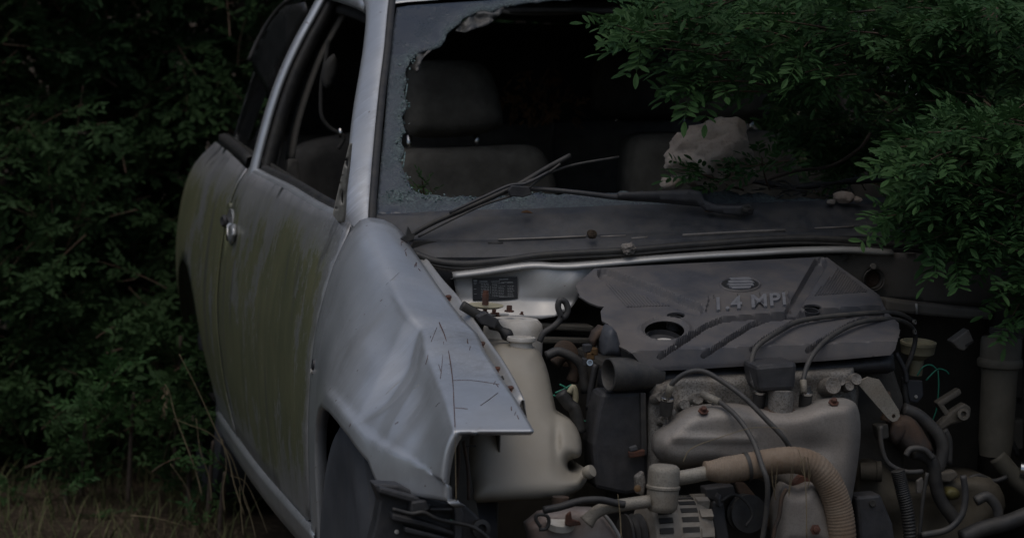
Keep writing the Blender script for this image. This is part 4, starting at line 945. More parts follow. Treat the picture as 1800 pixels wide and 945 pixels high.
for u, v in ((1606, 566), (1606, 583)): lathe('lead_end', [(.005, 0), (.0055, .004), (.003, .004), (.003, .001)], at(u, v, y=-.10), (.6, -.6, .2), M['alu'], car, 12)
# battery side: reservoir, beam, canister, connectors, hoses
rc = at(1612, 628, y=.0); rs = lathe('brake_reservoir', [(.013, -.035), (.014, -.004), (.024, .004), (.033, .010), (.035, .026), (.036, .027), (.036, .032), (.030, .033), (.028, .025), (.003, .022)], rc, (0, -.1, 1), M['cream'], car, 30)
prism('reservoir_plate', [(1594, 668), (1622, 668), (1624, 695), (1614, 708), (1600, 706), (1596, 690)], -.03, .012, M['liner'], rs, .003)
lathe('plate_rivet', [(.004, 0), (.003, .003)], at(1610, 697, y=-.031), (0, -1, .1), M['white'], rs, 10)
prism('cross_beam', [(1556, 524), (1600, 530), (1690, 540), (1745, 545), (1745, 562), (1690, 560), (1620, 554), (1558, 548)], .12, .05, simple('beam_paint', (.16, .15, .135), (.12, .11, .1), 18, .6, .1, .2, dust=(.1, .085, .06)), car, .006)
tube('beam_weld', px([(1611, 533), (1612, 552)], .118), .003, M['paint_inner'], car, 6, 1)
M['bulk'] = simple('bulkhead_paint', (.15, .14, .128), (.105, .098, .088), 10, .6, .1, .2, dust=(.07, .06, .05), dust_amt=.6)
bh = panel('bulkhead_face', [(1400, 452), (1560, 444), (1700, 448), (1790, 452), (1800, 540), (1700, 538), (1610, 530), (1540, 525), (1440, 530)], lambda u, v: at(u, v, y=.16+.0001*(u-1400)+.00016*(v-450)), M['bulk'], car, [hole(1536, 491, 17, 17.5, 18)], 9, .003)
lathe('bulkhead_grommet', [(.022, -.004), (.022, .004), (.019, .006), (.018, .0), (.018, .03)], at(1536, 491, y=.17), (0, 1, 0), M['bulk'], bh, 24, False)
lathe('grommet_core', [(.018, .0), (.010, -.004), (.003, -.002)], at(1536, 491, y=.19), (0, 1, 0), M['rusty'], bh, 16)
lathe('bulkhead_nut', [(.007, 0), (.006, .005)], at(1534, 468, y=.158), (0, -1, .1), M['bulk'], bh, 6); lathe('bulkhead_nut', [(.007, 0), (.004, .002)], at(1486, 451, y=.158), (0, -1, .1), M['dark'], bh, 12)
fc = at(1749, 800, y=-.14); mcan = simple('dusty_filter_plastic', (.055, .052, .040), (.085, .078, .060), 26, .7, 0, .4, dust=(.07, .062, .045), dust_amt=.7)
fl = lathe('filter_housing', [(.030, 0), (.034, .03), (.035, .16), (.037, .172), (.043, .174), (.0445, .178), (.0445, .186), (.0425, .190), (.040, .191), (.0395, .225), (.037, .232), (.024, .234), (.0235, .236), (.0235, .250), (.01, .251)], fc, (0, 0, 1), mcan, car, 34)
for k in range(3): lathe('neck_ring', [(.0235, -.0015), (.0252, 0), (.0235, .0015)], fc+Vector((0, 0, .238+k*.0048)), (0, 0, 1), M['black'], fl, 24, False)
tube('filter_elbow', px([(1752, 800), (1770, 822), (1795, 850), (1830, 870)], -.16), .018, mcan, fl, 14)
lathe('chrome_clip', [(.016, 0), (.016, .03), (.006, .032)], at(1792, 824, y=-.17), (1, -.2, -.1), M['chrome'], fl, 14)
prism('relay_plug', [(1672, 600), (1703, 578), (1713, 600), (1695, 617), (1686, 614)], -.12, .03, M['bulk'], car, .003)
prism('relay_slot', [(1697, 606), (1711, 598), (1712, 602), (1698, 610)], -.122, .01, M['dark'], car, .0005)
# green wires
for P in ([(1612, 660), (1622, 645), (1636, 641), (1648, 650)], [(1628, 668), (1640, 655), (1650, 648), (1662, 651), (1668, 657)], [(1649, 650), (1650, 680), (1646, 720), (1636, 745)], [(976, 690), (990, 684), (1004, 676)], [(984, 675), (996, 682), (1006, 692)], [(972, 694), (986, 698), (1000, 690)], [(1010, 735), (1030, 740), (1048, 740)]):
    tube('green_wire', px(P, -.06 if P[0][0] > 1200 else -.15), .0018, M['green_wire'], car, 5)
# linkage parts
mlk = simple('grimy_linkage', (.15, .135, .11), (.10, .09, .075), 30, .7, .2, .4, dust=(.06, .05, .04))
for o, yy, m in (([(1646, 708), (1688, 682), (1692, 692), (1660, 712), (1672, 726), (1664, 734)], -.13, mlk), ([(1674, 722), (1696, 708), (1708, 716), (1706, 734), (1690, 742), (1672, 746), (1654, 758), (1650, 746)], -.14, mlk), ([(1648, 832), (1680, 826), (1686, 836), (1672, 848), (1650, 846)], -.22, mlk), ([(1632, 752), (1666, 744), (1668, 790), (1658, 820), (1648, 790)], -.08, M['black'])):
    prism('linkage_piece', o, yy, .025, m, car, .004)
lathe('linkage_eye', [(.012, 0), (.012, .012), (.006, .013), (.005, .004)], at(1690, 728, y=-.15), (0, -1, .2), mlk, car, 16)
puff('ball_joint_boot', [(1565, 760), (1574, 735), (1592, 726), (1612, 738), (1628, 765), (1640, 790), (1626, 805), (1600, 800), (1585, 790)], -.20, .03, 18, M['rusty'], car, 6, .05, 2)
puff('rust_patch_cup', [(1562, 762), (1570, 742), (1588, 738), (1596, 756), (1584, 776), (1570, 780)], -.222, .012, 9, M['rusty'], car, 5, .02, 2)
for P, r, m, yy in (([(1588, 718), (1612, 728), (1632, 745), (1650, 765), (1657, 790), (1650, 820), (1642, 830)], .0125, 'hose', -.20), ([(1606, 795), (1625, 800), (1640, 815), (1645, 850), (1655, 880), (1680, 915)], .013, 'rubber', -.25), ([(1548, 748), (1549, 780), (1560, 812), (1590, 828), (1622, 828)], .0048, 'hose', -.27), ([(1592, 800), (1602, 788), (1625, 790), (1640, 805)], .006, 'hose', -.27), ([(1693, 835), (1697, 870), (1690, 905), (1665, 930), (1620, 940)], .0065, 'hose', -.32), ([(1630, 830), (1622, 880), (1616, 945)], .004, 'rubber', -.30), ([(1660, 755), (1668, 775), (1668, 815)], .007, 'hose', -.16), ([(1715, 880), (1735, 872), (1752, 890), (1756, 915)], .010, 'hose', -.26), ([(1700, 842), (1720, 835), (1745, 845), (1770, 838)], .005, 'rubber', -.18), ([(1690, 945), (1730, 928), (1770, 918), (1815, 900)], .016, 'rubber', -.30), ([(1555, 690), (1562, 720), (1556, 740)], .011, 'rusty', -.22), ([(1588, 660), (1592, 700), (1600, 730)], .006, 'rubber', -.12), ([(1760, 700), (1772, 760), (1790, 800)], .006, 'rubber', -.05), ([(1575, 620), (1590, 650), (1594, 672)], .005, 'black', -.13)):
    tube('bay_hose', px(P, yy), r, M[m], car, 10)
cp = px([(1578, 826), (1586, 860), (1596, 905), (1602, 965)], -.29); Vc, Fc = tube_geo(crom(cp, 40), lambda t: .0125+.0016*math.sin(t*190), 16, 1); mesh_obj('convoluted_hose', Vc, Fc, M['rubber'], car)
prism('black_box', [(1505, 872), (1548, 868), (1570, 920), (1575, 960), (1512, 960)], -.34, .05, M['black'], car, .006)
lathe('box_recess', [(.007, 0), (.006, .002), (.001, .001)], at(1534, 884, y=-.342), (0, -1, .2), M['dark'], car, 10)
gb = puff('gearbox_casing', [(1500, 830), (1520, 808), (1548, 812), (1566, 830), (1580, 840), (1620, 850), (1690, 838), (1740, 838), (1765, 870), (1760, 910), (1700, 960), (1510, 960)], -.18, .03, 22, simple('dirty_gearbox_casting', (.095, .082, .058), (.055, .048, .035), 16, .7, .1, .5, dust=(.08, .065, .045)), car, 8, .12, 2, wob=.02)
lathe('casing_spigot', [(.017, 0), (.018, .03), (.020, .031), (.020, .04), (.012, .041)], at(1512, 828, y=-.22), (1, -.25, .05), gb.data.materials[0], gb, 18)
puff('yellow_cap', [(1660, 868), (1666, 858), (1680, 857), (1688, 866), (1684, 876), (1668, 878)], -.25, .012, 8, simple('mustard_plastic', (.09, .08, .02), (.06, .05, .02), 30, .6), car, 4, .02, 2)
prism('cable_sheath_tab', [(1612, 845), (1622, 838), (1626, 855), (1618, 868), (1612, 866)], -.28, .01, M['bulk'], car, .002)
for o, yy in (([(1540, 748), (1562, 744), (1564, 770), (1546, 774)], -.24), ([(1778, 740), (1800, 735), (1800, 790), (1782, 790)], -.05), ([(1735, 700), (1742, 690), (1738, 780), (1728, 780)], -.02), ([(1780, 600), (1800, 590), (1800, 700), (1786, 700)], .0)):
    prism('bay_fitting', o, yy, .03, M['bay'], car, .004)
# tangle between washer bottle and engine
for P, r, m, yy in (([(975, 640), (990, 625), (1005, 630), (1012, 650), (1005, 670)], .012, 'rusty', -.02), ([(985, 690), (1000, 710), (1010, 720), (1020, 760)], .012, 'rubber', -.2), ([(960, 625), (985, 618), (1020, 640), (1030, 690)], .009, 'hose', -.05), ([(1000, 690), (1008, 680), (1012, 700), (1005, 725)], .006, 'cream', -.15), ([(1048, 640), (1040, 680), (1035, 720)], .007, 'black', -.1)):
    tube('bay_hose', px(P, yy), r, M[m], car, 10)
lathe('horn_disc', [(.004, -.004), (.012, -.006), (.025, .0), (.027, .004), (.02, .008)], at(993, 622, y=.02), (.2, -1, .4), M['rusty'], car, 24)
prism('bay_fitting', [(1035, 712), (1052, 708), (1054, 724), (1040, 728)], -.12, .02, M['liner'], car, .003)
# front wheel: tyre and loose liner
tyr = lathe('tyre', [(.02, -.070), (.12, -.074), (.19, -.080), (.225, -.088), (.262, -.086), (.282, -.074), (.290, -.05), (.292, 0), (.290, .05), (.282, .074), (.25, .086), (.19, .075)], (-.712, -.03, .292), (1, 0, 0), M['tyre'], car, 56, False)
lathe('wheel_rim', [(.195, -.07), (.18, -.06), (.165, .0), (.10, -.02), (.03, -.035), (.03, -.05)], (-.712, -.03, .292), (-1, 0, 0), M['rusty'], tyr, 36, False)
lr = []
for a in np.linspace(-.35, math.pi+.15, 24):
    lr.append([(-.80+.03*max(0, math.sin(a)), -.03+.325*math.cos(a), .27+.325*math.sin(a)), (-.70, -.03+.335*math.cos(a), .275+.335*math.sin(a)), (-.56, -.03+.33*math.cos(a), .27+.33*math.sin(a))])
sheet('wheel_arch_liner', lr, M['black'], car, 1, 3, .003)
lathe('rear_tyre', [(.19, -.075), (.25, -.085), (.275, -.07), (.283, 0), (.275, .07), (.25, .085), (.19, .075)], (-.69, 2.44, .285), (1, 0, 0), M['tyre'], car, 40, False)
for x_, y_ in ((.69, 2.44), (.70, -.02)): lathe('far_tyre', [(.19, -.075), (.25, -.085), (.275, -.07), (.283, 0), (.275, .07), (.25, .085), (.19, .075)], (x_, y_, .285), (1, 0, 0), M['tyre'], car, 30, False)

# ------------------------------------------------------------------ interior
def seat(name, o_back, o_head, posts, y, mat, lab=None):
    b = puff(name, o_back, y, .05, 34, mat, car, 12, .09, 3)
    if lab: b['label'] = lab
    if o_head: puff('headrest', o_head, y+.02, .05, 34, mat, b, 12, .05, 3)
    for u, v0, v1 in posts: tube('headrest_post', px([(u, v0), (u, v1)], y+.03), .006, M['chrome'], b, 8, 1)
    return b
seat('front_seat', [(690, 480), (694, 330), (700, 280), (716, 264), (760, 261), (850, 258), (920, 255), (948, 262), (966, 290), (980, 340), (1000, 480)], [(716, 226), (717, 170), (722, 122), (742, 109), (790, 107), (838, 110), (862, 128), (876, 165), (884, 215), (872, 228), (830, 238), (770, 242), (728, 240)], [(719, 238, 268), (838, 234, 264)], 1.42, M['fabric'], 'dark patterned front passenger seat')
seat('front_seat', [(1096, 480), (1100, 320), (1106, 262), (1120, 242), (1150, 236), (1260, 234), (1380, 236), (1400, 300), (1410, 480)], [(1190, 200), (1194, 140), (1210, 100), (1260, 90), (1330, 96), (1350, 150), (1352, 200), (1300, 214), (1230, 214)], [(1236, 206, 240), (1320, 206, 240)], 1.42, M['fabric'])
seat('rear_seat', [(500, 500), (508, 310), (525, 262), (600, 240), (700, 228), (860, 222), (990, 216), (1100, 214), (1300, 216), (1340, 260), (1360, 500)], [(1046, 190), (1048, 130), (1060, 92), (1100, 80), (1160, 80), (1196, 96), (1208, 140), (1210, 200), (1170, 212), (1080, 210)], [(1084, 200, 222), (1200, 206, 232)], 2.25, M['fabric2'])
tube('rear_seat_seam', px([(975, 216), (972, 260), (976, 340)], 2.19), .005, M['dark'], car, 6)
tube('seat_belt', px([(578, 70), (572, 110), (566, 140), (564, 175), (566, 205), (580, 225), (604, 240), (594, 262)], 1.50), .005, M['dark'], car, 6)
puff('belt_guide', [(572, 110), (588, 95), (594, 120), (584, 150), (574, 158), (566, 140)], 1.48, .015, 8, M['dark'], car, 5, .02, 2)
tube('belt_stalk', px([(598, 226), (600, 242)], 1.44), .005, M['chrome'], car, 8, 1)
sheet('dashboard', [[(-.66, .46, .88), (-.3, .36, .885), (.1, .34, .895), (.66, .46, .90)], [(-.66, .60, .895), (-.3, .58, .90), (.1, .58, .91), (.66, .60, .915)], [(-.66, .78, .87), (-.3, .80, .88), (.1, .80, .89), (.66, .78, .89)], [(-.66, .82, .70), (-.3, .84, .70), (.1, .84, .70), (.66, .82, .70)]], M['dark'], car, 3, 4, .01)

# ------------------------------------------------------------------ rocks
def rock(name, c, s, mat, label, seed, rough=.35, sub=4, group=None, flat=0):
    bm = bmesh.new(); bmesh.ops.create_icosphere(bm, subdivisions=sub, radius=1)
    rr_ = random.Random(seed); PL = []
    for _ in range(17):
        n_ = Vector((rr_.gauss(0, 1), rr_.gauss(0, 1), rr_.gauss(0, 1))).normalized(); PL.append((n_, rr_.uniform(.80, 1.02)))
    for v in bm.verts:
        p = v.co.copy(); q = p+Vector((seed*3.1, seed*1.7, 0))
        d = min([a/max(p.dot(n_), .05) for n_, a in PL if p.dot(n_) > .05]+[1.25])
        d += .5*rough*noise.noise(q*1.1)+rough*.45*noise.noise(q*2.6)+rough*.20*noise.noise(q*6)+rough*.10*noise.noise(q*13)
        # bedding ledges
        d += rough*.14*math.sin(p.z*10+p.x*2+3*noise.noise(q*1.5))+rough*.10*noise.noise(q*24)
        v.co = p*d; v.co.x *= s[0]; v.co.y *= s[1]; v.co.z *= s[2]
    zmin = min(v.co.z for v in bm.verts)
    me = bpy.data.meshes.new(name); bm.to_mesh(me); bm.free(); me.materials.append(mat)
    me.polygons.foreach_set('use_smooth', [True]*len(me.polygons))
    return tag(link(name, me, c), label, 'rock', group)
rock('boulder', at(1252, 272, y=.40), (.087, .08, .072), M['rock'], 'large pale limestone rock lying in the broken windscreen', 6, .36, 5)
rock('stone', at(1180, 322, y=.36), (.026, .02, .013), M['rock'], 'small flat stone wedged under the left end of the large pale rock', 5, .3, 3)
rock('stone', at(1484, 346, y=.27), (.020, .017, .013), M['rock'], 'tan pebble on the black cowl, biggest of three beside the shrub', 8, .4, 3)
rock('stone', at(1461, 354, y=.265), (.0095, .008, .0055), M['rockw'], 'small white pebble left of the tan pebble on the cowl', 9, .4, 3)
rock('stone', at(1507, 351, y=.265), (.010, .009, .006), M['rock'], 'small pebble touching the shrub on the black cowl', 12, .4, 3)
rock('rubble_lump', at(1105, 437, y=.145), (.0135, .012, .0115), M['rockw'], 'whitish rubble lump sitting on the bonnet seal', 15, .5, 4)
rock('mud_lump', at(1040, 412, y=.19), (.0085, .008, .009), m_rock('dry_mud', (.13, .10, .075), (.09, .068, .05), (.17, .13, .09)), 'tiny brown lump on the cowl above the seal', 18, .3, 3)

# ------------------------------------------------------------------ leaves
def leaflet(base, d, side_, up, L, W, fold=.25, curl=.12):
    """one elliptic leaflet folded along its midrib: 8 points, two faces"""
    P = lambda a, b: base+d*(a*L)+side_*(b*W)+up*(fold*abs(b)*W-curl*L*a*a)
    V = [P(0, 0), P(.22, .62), P(.52, 1), P(.82, .72), P(1, 0), P(.82, -.72), P(.52, -1), P(.22, -.62)]
    return V, [(0, 1, 2, 3, 4), (0, 4, 5, 6, 7)]
def pinnate(npair, L, seed, terminal=True, wscale=1.0):
    r = random.Random(seed); V = []; F = []
    def add(v, f):
        b = len(V); V.extend(v); F.extend([tuple(i+b for i in q) for q in f])
    droop = r.uniform(.05, .3); rp = lambda t: Vector((L*t, .05*L*math.sin(3*t+seed), -droop*L*t*t))
    v, f = tube_geo([rp(t) for t in (0, .25, .5, .75, 1)], lambda t: .0011*(1-.6*t), 3, 1, False); add([Vector(a) for a in v], f)
    for i in range(npair):
        t = .25+.72*i/(npair-1 if not terminal else npair); b = rp(t)
        for s in (-1, 1):
            if r.random() < .05: continue
            a = math.radians(r.uniform(42, 66)); d = Vector((math.cos(a), s*math.sin(a), r.uniform(-.15, .3))).normalized()
            up = Vector((0, 0, 1)); sd_ = up.cross(d).normalized(); up = d.cross(sd_)
            q = Quaternion(d, r.uniform(-.5, .5)); l = L*r.uniform(.31, .39)*(1-.15*abs(t-.6))
            add(*leaflet(b+Vector((0, 0, r.uniform(-.001, .001))), d, q @ sd_, q @ up, l, l*.19*wscale))
    if terminal: add(*leaflet(rp(1), Vector((1, 0, -droop)).normalized(), Vector((0, 1, 0)), Vector((0, 0, 1)), L*.40, L*.40*.19*wscale))
    return V, F
LEAFN = 8
def leaf_meshes(nm, mat, wscale=1.0):
    out = []
    for k in range(LEAFN):
        V, F = pinnate(4+k % 3, 1.0*.085, 40+k, k % 2 == 0 or k % 3 == 0, wscale)
        me = bpy.data.meshes.new(nm); me.from_pydata([tuple(v) for v in V], [], F); me.materials.append(mat); me.update(); out.append((me, np.array([tuple(v) for v in V]), F))
    return out
LM = leaf_meshes('mastic_leaf', M['leaf'], .90); LB = leaf_meshes('hedge_leaf', M['leaf_b'], 1.1); LD = leaf_meshes('dead_leaf', M['leaf_dead'])
def frame(d, up):
    d = d/np.linalg.norm(d); s = np.cross(up, d); n = np.linalg.norm(s)
    if n < 1e-4: s = np.array([0, 1.0, 0]); n = 1
    s /= n; return np.stack([d, s, np.cross(d, s)], 1)
def spray(tip, d, length, R, nl, lsc, flat=.5):
    """a twig ending at tip; returns polyline and leaf placements (pos, 3x3 with scale)"""
    d = np.array(d)/np.linalg.norm(d); sag = np.array([0, 0, -1.0])*R.uniform(.0, .35)
    bend = R.normal(0, .18, 3); pts = [tip-d*length*(1-t)+(bend*(t*t)+sag*t*t*.5)*length*.5 for t in np.linspace(0, 1, 6)]
    off = tip-pts[-1]; pts = [p+off for p in pts]; leaves = []
    for i in range(nl):
        t = .25+.75*(i+1)/nl; x = t*5; k = min(4, int(x)); p = pts[k]+(pts[k+1]-pts[k])*(x-k); tan = pts[k+1]-pts[k]; tan /= np.linalg.norm(tan)
        a = i*2.4+R.uniform(-.5, .5); s1 = np.cross(tan, [0, 0, 1.0]); s1 /= np.linalg.norm(s1)+1e-6; s2 = np.cross(s1, tan)
        rad = math.cos(a)*s1+math.sin(a)*s2*flat; op = R.uniform(.5, 1.0) if i < nl-1 else .15
        ld = tan*(1-.45*op)+rad*op+np.array([0, 0, R.uniform(-.25, .2)])
        up = np.array([0, 0, 1.0])+R.normal(0, .35, 3)+np.array([-.15, -.45, 0]); Fm = frame(ld, up)
        leaves.append((p, Fm*lsc*R.uniform(.7, 1.2)))
    return pts, leaves
def bake(leaves, lib):
    V = []; F = []; b = 0
    for i, (p, m) in enumerate(leaves):
        me, v, f = lib[i % len(lib)]; V.append(v @ m.T+p); F += [tuple(j+b for j in q) for q in f]; b += len(v)
    return np.concatenate(V), F
def proj(P):
    c = (np.atleast_2d(P)-CAM) @ MC.T; return np.stack([900+FPX*c[:, 0]/c[:, 2], 472.5-FPX*c[:, 1]/c[:, 2], c[:, 2]], 1)
def plant(name, loc, label, cat, leaves, twigs, stems, lib, nobj=300, group=None):
    """shrub > stems, its nearest leaves one by one, all other leaves as foliage"""
    root = thing(name, loc, label, cat, group)
    if stems: 
        for P, r0, r1 in stems:
            V, F = tube_geo(P, lambda t, r0=r0, r1=r1: r0+(r1-r0)*t, 7, 5); mesh_obj('branch', V, F, M['bark'], root)
    if twigs: tag(join('twigs', [tube_geo(P, lambda t: .0023*(1-.5*t), 4, 1, False) for P in twigs], M['twig'], root, True), kind='stuff')
    if leaves:
        q = proj(np.array([p for p, m in leaves])); size = np.array([abs(np.linalg.det(m))**(1/3) for p, m in leaves])/q[:, 2]
        vis = (q[:, 0] > -20) & (q[:, 0] < 1820) & (q[:, 1] > -20) & (q[:, 1] < 965)
        front = -q[:, 2]+size*40; front[~vis] -= 1e3
        order = np.argsort(-front); pick = [i for i in order[:nobj] if vis[i]]; ps = set(pick)
        for j, i in enumerate(pick):
            p, m = leaves[i]; o = bpy.data.objects.new('leaf', (LD if lib is LM and j % 140 == 70 else lib)[i % len(lib)][0]); COL.objects.link(o); o.parent = root
            mm = Matrix(((*m[0], p[0]-loc[0]), (*m[1], p[1]-loc[1]), (*m[2], p[2]-loc[2]), (0, 0, 0, 1))); o.matrix_local = mm
        rest = [(lv_, lib[i % len(lib)]) for i, lv_ in enumerate(leaves) if i not in ps]
        V = []; F = []; b = 0
        for (p, m), (me, v, f) in rest: V.append(v @ m.T+p); F += [tuple(j+b for j in q_) for q_ in f]; b += len(v)
        if V: tag(mesh_obj('foliage', np.concatenate(V), F, lib[0][0].materials[0], root, False), kind='stuff')
    return root

# --- the mastic shrub leaning over the car's left side
R = np.random.default_rng(5)
MA = [(1090, 30), (1110, 10), (1120, -40), (1860, -40), (1860, 170), (1680, 120), (1580, 130), (1530, 110), (1480, 140), (1440, 170), (1400, 190), (1370, 170), (1335, 118), (1270, 120), (1215, 135), (1175, 130), (1190, 120), (1170, 85), (1140, 75), (1120, 60), (1100, 48)]
MB = [(1860, 190), (1690, 190), (1630, 230), (1580, 255), (1555, 275), (1625, 305), (1620, 340), (1562, 362), (1560, 385), (1620, 400), (1660, 420), (1695, 435), (1715, 445), (1755, 450), (1800, 500), (1825, 530), (1860, 540)]
MCR = [(1195, 305), (1225, 285), (1290, 300), (1340, 262), (1385, 268), (1385, 300), (1330, 318), (1235, 318)]
def inner_pts(P, n):
    xs_ = [p[0] for p in P]; ys_ = [p[1] for p in P]; out = []
    while len(out) < n:
        u, v = R.uniform(min(xs_), max(xs_)), R.uniform(min(ys_), max(ys_))
        if pip(u, v, P): out.append((u, v))
    return out
lv1 = []; tw1 = []
def grow(P, n, ylo, yhi, tgt, ln=(.12, .22), nl=(6, 11), lsc=.79, store=None):
    for u, v in inner_pts(P, n):
        y = R.uniform(ylo, yhi); tip = np.array(at(u, v, y=y)); d = tip-np.array(tgt)+R.normal(0, .22, 3); d[1] -= .25
        p, l = spray(tip, d, R.uniform(*ln), R, int(R.integers(*nl)), lsc); tw1.append(p); lv1.extend(l)
grow([(1560, 30), (1720, 30), (1720, 160), (1580, 150)], 16, .1, .4, (1.5, 1.2, 1.3))
grow(MA, 138, .05, .50, (1.5, 1.2, 1.3)); grow(MA, 75, .5, 1.1, (1.6, 1.6, 1.3), lsc=1.05)
grow(MB, 118, -.28, .15, (1.5, .8, .9)); grow(MB, 62, .15, .6, (1.6, 1.2, .9))
grow([(1360, 195), (1600, 190), (1600, 270), (1450, 290), (1380, 260)], 34, .75, 1.25, (1.5, 1.5, .9))
grow([(1590, 100), (1675, 100), (1695, 215), (1620, 205)], 20, .15, .55, (1.5, 1.2, 1.1))
grow(MCR, 4, .26, .32, (.75, .6, .86), (.10, .16), (4, 7), .8)
for u, v, y in ((1085, 45, .1), (1110, 62, .1), (1140, 85, .12), (1205, 145, .12), (1222, 150, .12), (1235, 160, .15), (1560, 380, -.2), (1575, 290, -.1), (1590, 245, -.05), (1715, 470, -.2), (1665, 455, -.2), (1780, 555, -.2), (1640, 420, -.2)):
    tip = np.array(at(u, v, y=y)); d = tip-np.array((1.3, .9, 1.1))+R.normal(0, .1, 3); d[1] -= .1; p, l = spray(tip, d, .2, R, 9, 1.0); tw1.append(p); lv1.extend(l)
# unseen side and crown so the shrub stands as a whole
for _ in range(420):
    c = np.array([1.75, 1.0, 1.0])+R.normal(0, 1, 3)*[.40, .55, .40]; d = c-np.array([1.7, 1.1, .6])
    if proj(c)[0][0] < 1560 and c[1] < 1.2: continue
    p, l = spray(c, d, .25, R, 8, 1.15); tw1.append(p); lv1.extend(l)
st1 = [([(1.75, 1.0, -.05), (1.6, .95, .5), (1.2, .75, .95), (.75, .55, 1.15), (.35, .45, 1.22)], .03, .004), ([(1.8, .9, -.05), (1.55, .7, .5), (1.1, .35, .85), (.75, .12, .95)], .026, .004), ([(1.8, 1.1, -.05), (1.8, 1.0, .7), (1.5, .8, 1.3), (1.1, .6, 1.5)], .03, .005), ([(1.6, .95, .3), (1.2, .6, .62), (.85, .35, .93), (.5, .36, .97)], .016, .003)]
plant('mastic_shrub', (1.75, 1.0, 0), 'bright green leafy shrub reaching over the engine bay and windscreen from the right', 'shrub', lv1, tw1, st1, LM, 300)
# dead twigs lying on the dashboard
tube('dead_branch', px([(1350, 315, .62), (1400, 300, .62), (1460, 292, .64), (1510, 262, .66), (1530, 235, .7)], .6), .004, M['bark'], None, 6)
tag(bpy.context.scene.objects['dead_branch'], 'bare dead branch lying on the dashboard behind the cowl', 'branch')

# --- hedges behind and beside the car
def hedge(name, label, x0, x1, yface, seed, n, zmax, deep, lsc, nobj, dens_in=None):
    R2 = np.random.default_rng(seed); lv = []; tw = []
    for _ in range(n):
        x = R2.uniform(x0, x1); z = R2.uniform(.05, zmax); f = R2.random()**1.6
        y = yface(x, z)+f*deep+.15*noise.noise(Vector((x*1.7, z*1.7, seed)))+.1*noise.noise(Vector((x*5, z*5, seed)))
        d = np.array([R2.normal(0, .5), -.55+R2.normal(0, .3), .25+R2.normal(0, .45)])
        p, l = spray(np.array([x, y, z]), d, R2.uniform(.12, .24), R2, 8, lsc*R2.uniform(.85, 1.15)); tw.append(p); lv += l
    cx = (x0+x1)/2; cy = yface(cx, .5)+deep*.6; stems = []
    for k in range(5):
        bx = cx+R2.uniform(-.25, .25)*(x1-x0); stems.append(([(bx, cy, -.05), (bx+R2.normal(0, .1), cy+R2.normal(0, .1), zmax*.35), (bx+R2.normal(0, .25), cy+R2.normal(0, .2), zmax*.8)], .028, .008))
    return plant(name, (cx, cy, 0), label, 'shrub', lv, tw, stems, LB, nobj, None)
hedge('hedge_shrub', 'dark dense shrub filling the left edge behind the dry grass', -2.2, -1.02, lambda x, z: 2.75+.30*z, 21, 1150, 2.1, .8, .88, 300)
hedge('hedge_shrub', 'dark shrub pressing against the rear quarter of the car', -1.08, -.30, lambda x, z: 3.25+.12*z-.25*(x < -.85)*(z < .6), 22, 900, 2.2, .8, .88, 300)
hedge('hedge_shrub', 'dark shrub standing behind the car and its rear window', -.4, 1.6, lambda x, z: 3.5+.1*z, 23, 380, 2.3, .8, 1.3, 60)
hedge('hedge_shrub', 'shadowy shrub behind the bright green shrub at the right', 1.3, 3.0, lambda x, z: 2.5+.1*z, 24, 380, 2.4, .9, 1.4, 60)
hedge('hedge_shrub', 'shadowy shrub out past the left edge of the hedge', -4.2, -2.1, lambda x, z: 2.6+.3*z, 25, 330, 2.6, .9, 1.5, 0)
# taller scrub further back closes the view
def thicket():
    R2 = np.random.default_rng(31); lv = []
    for _ in range(13000):
        x = R2.uniform(-6, 6); z = R2.uniform(0, 3.4); y = 4.4+R2.random()*.9
        lv.append((np.array([x, y, z]), frame(R2.normal(0, 1, 3)+[0, -.6, 0], np.array([0, -.4, 1.0])+R2.normal(0, .4, 3))*3.0))
    V, F = bake(lv, LB); return tag(mesh_obj('far_thicket', V, F, M['leaf_b'], None, False, (0, 5, 0)), 'mass of dark scrub behind the hedge', 'scrub', None, 'stuff')
thicket()
# low sprigs at the foot of the hedge
def sprig(u, v, y, n, label, lsc=.9):
    b = np.array(at(u, v, y=y)); lv = []; tw = []
    for k in range(n):
        tip = b+R.normal(0, 1, 3)*[.09, .06, .07]; p, l = spray(tip, np.array([R.normal(0, .5), -.5, .6]), .13, R, 7, lsc); tw.append(p); lv += l
    gx, gy = b[0], b[1]+.06
    return plant('low_shrub', (gx, gy, 0), label, 'shrub', lv, tw, [([(gx, gy, -.03), (gx, gy-.02, b[2]*.5), (b[0], b[1], b[2])], .008, .004)], LM if lsc < .9 else LB, 120)
sprig(235, 690, 2.45, 10, 'low leafy sprig lit up at the foot of the hedge', .85)
sprig(150, 740, 2.55, 9, 'low leafy plant left of the lit sprig, half in shade', .95)
sprig(120, 850, 2.35, 5, 'tiny green plant in the dry grass at the lower left', .7)
sprig(340, 730, 2.28, 9, 'dark leafy weed in front of the rear wheel', .95)
sprig(318, 590, 2.62, 16, 'dark leafy bush crowding the rear wheel arch', .96)
sprig(395, 830, 1.95, 3, 'small weed under the sill among straw', .55)
sprig(375, 775, 2.15, 2, 'small green seedling beside the car sill', .5)
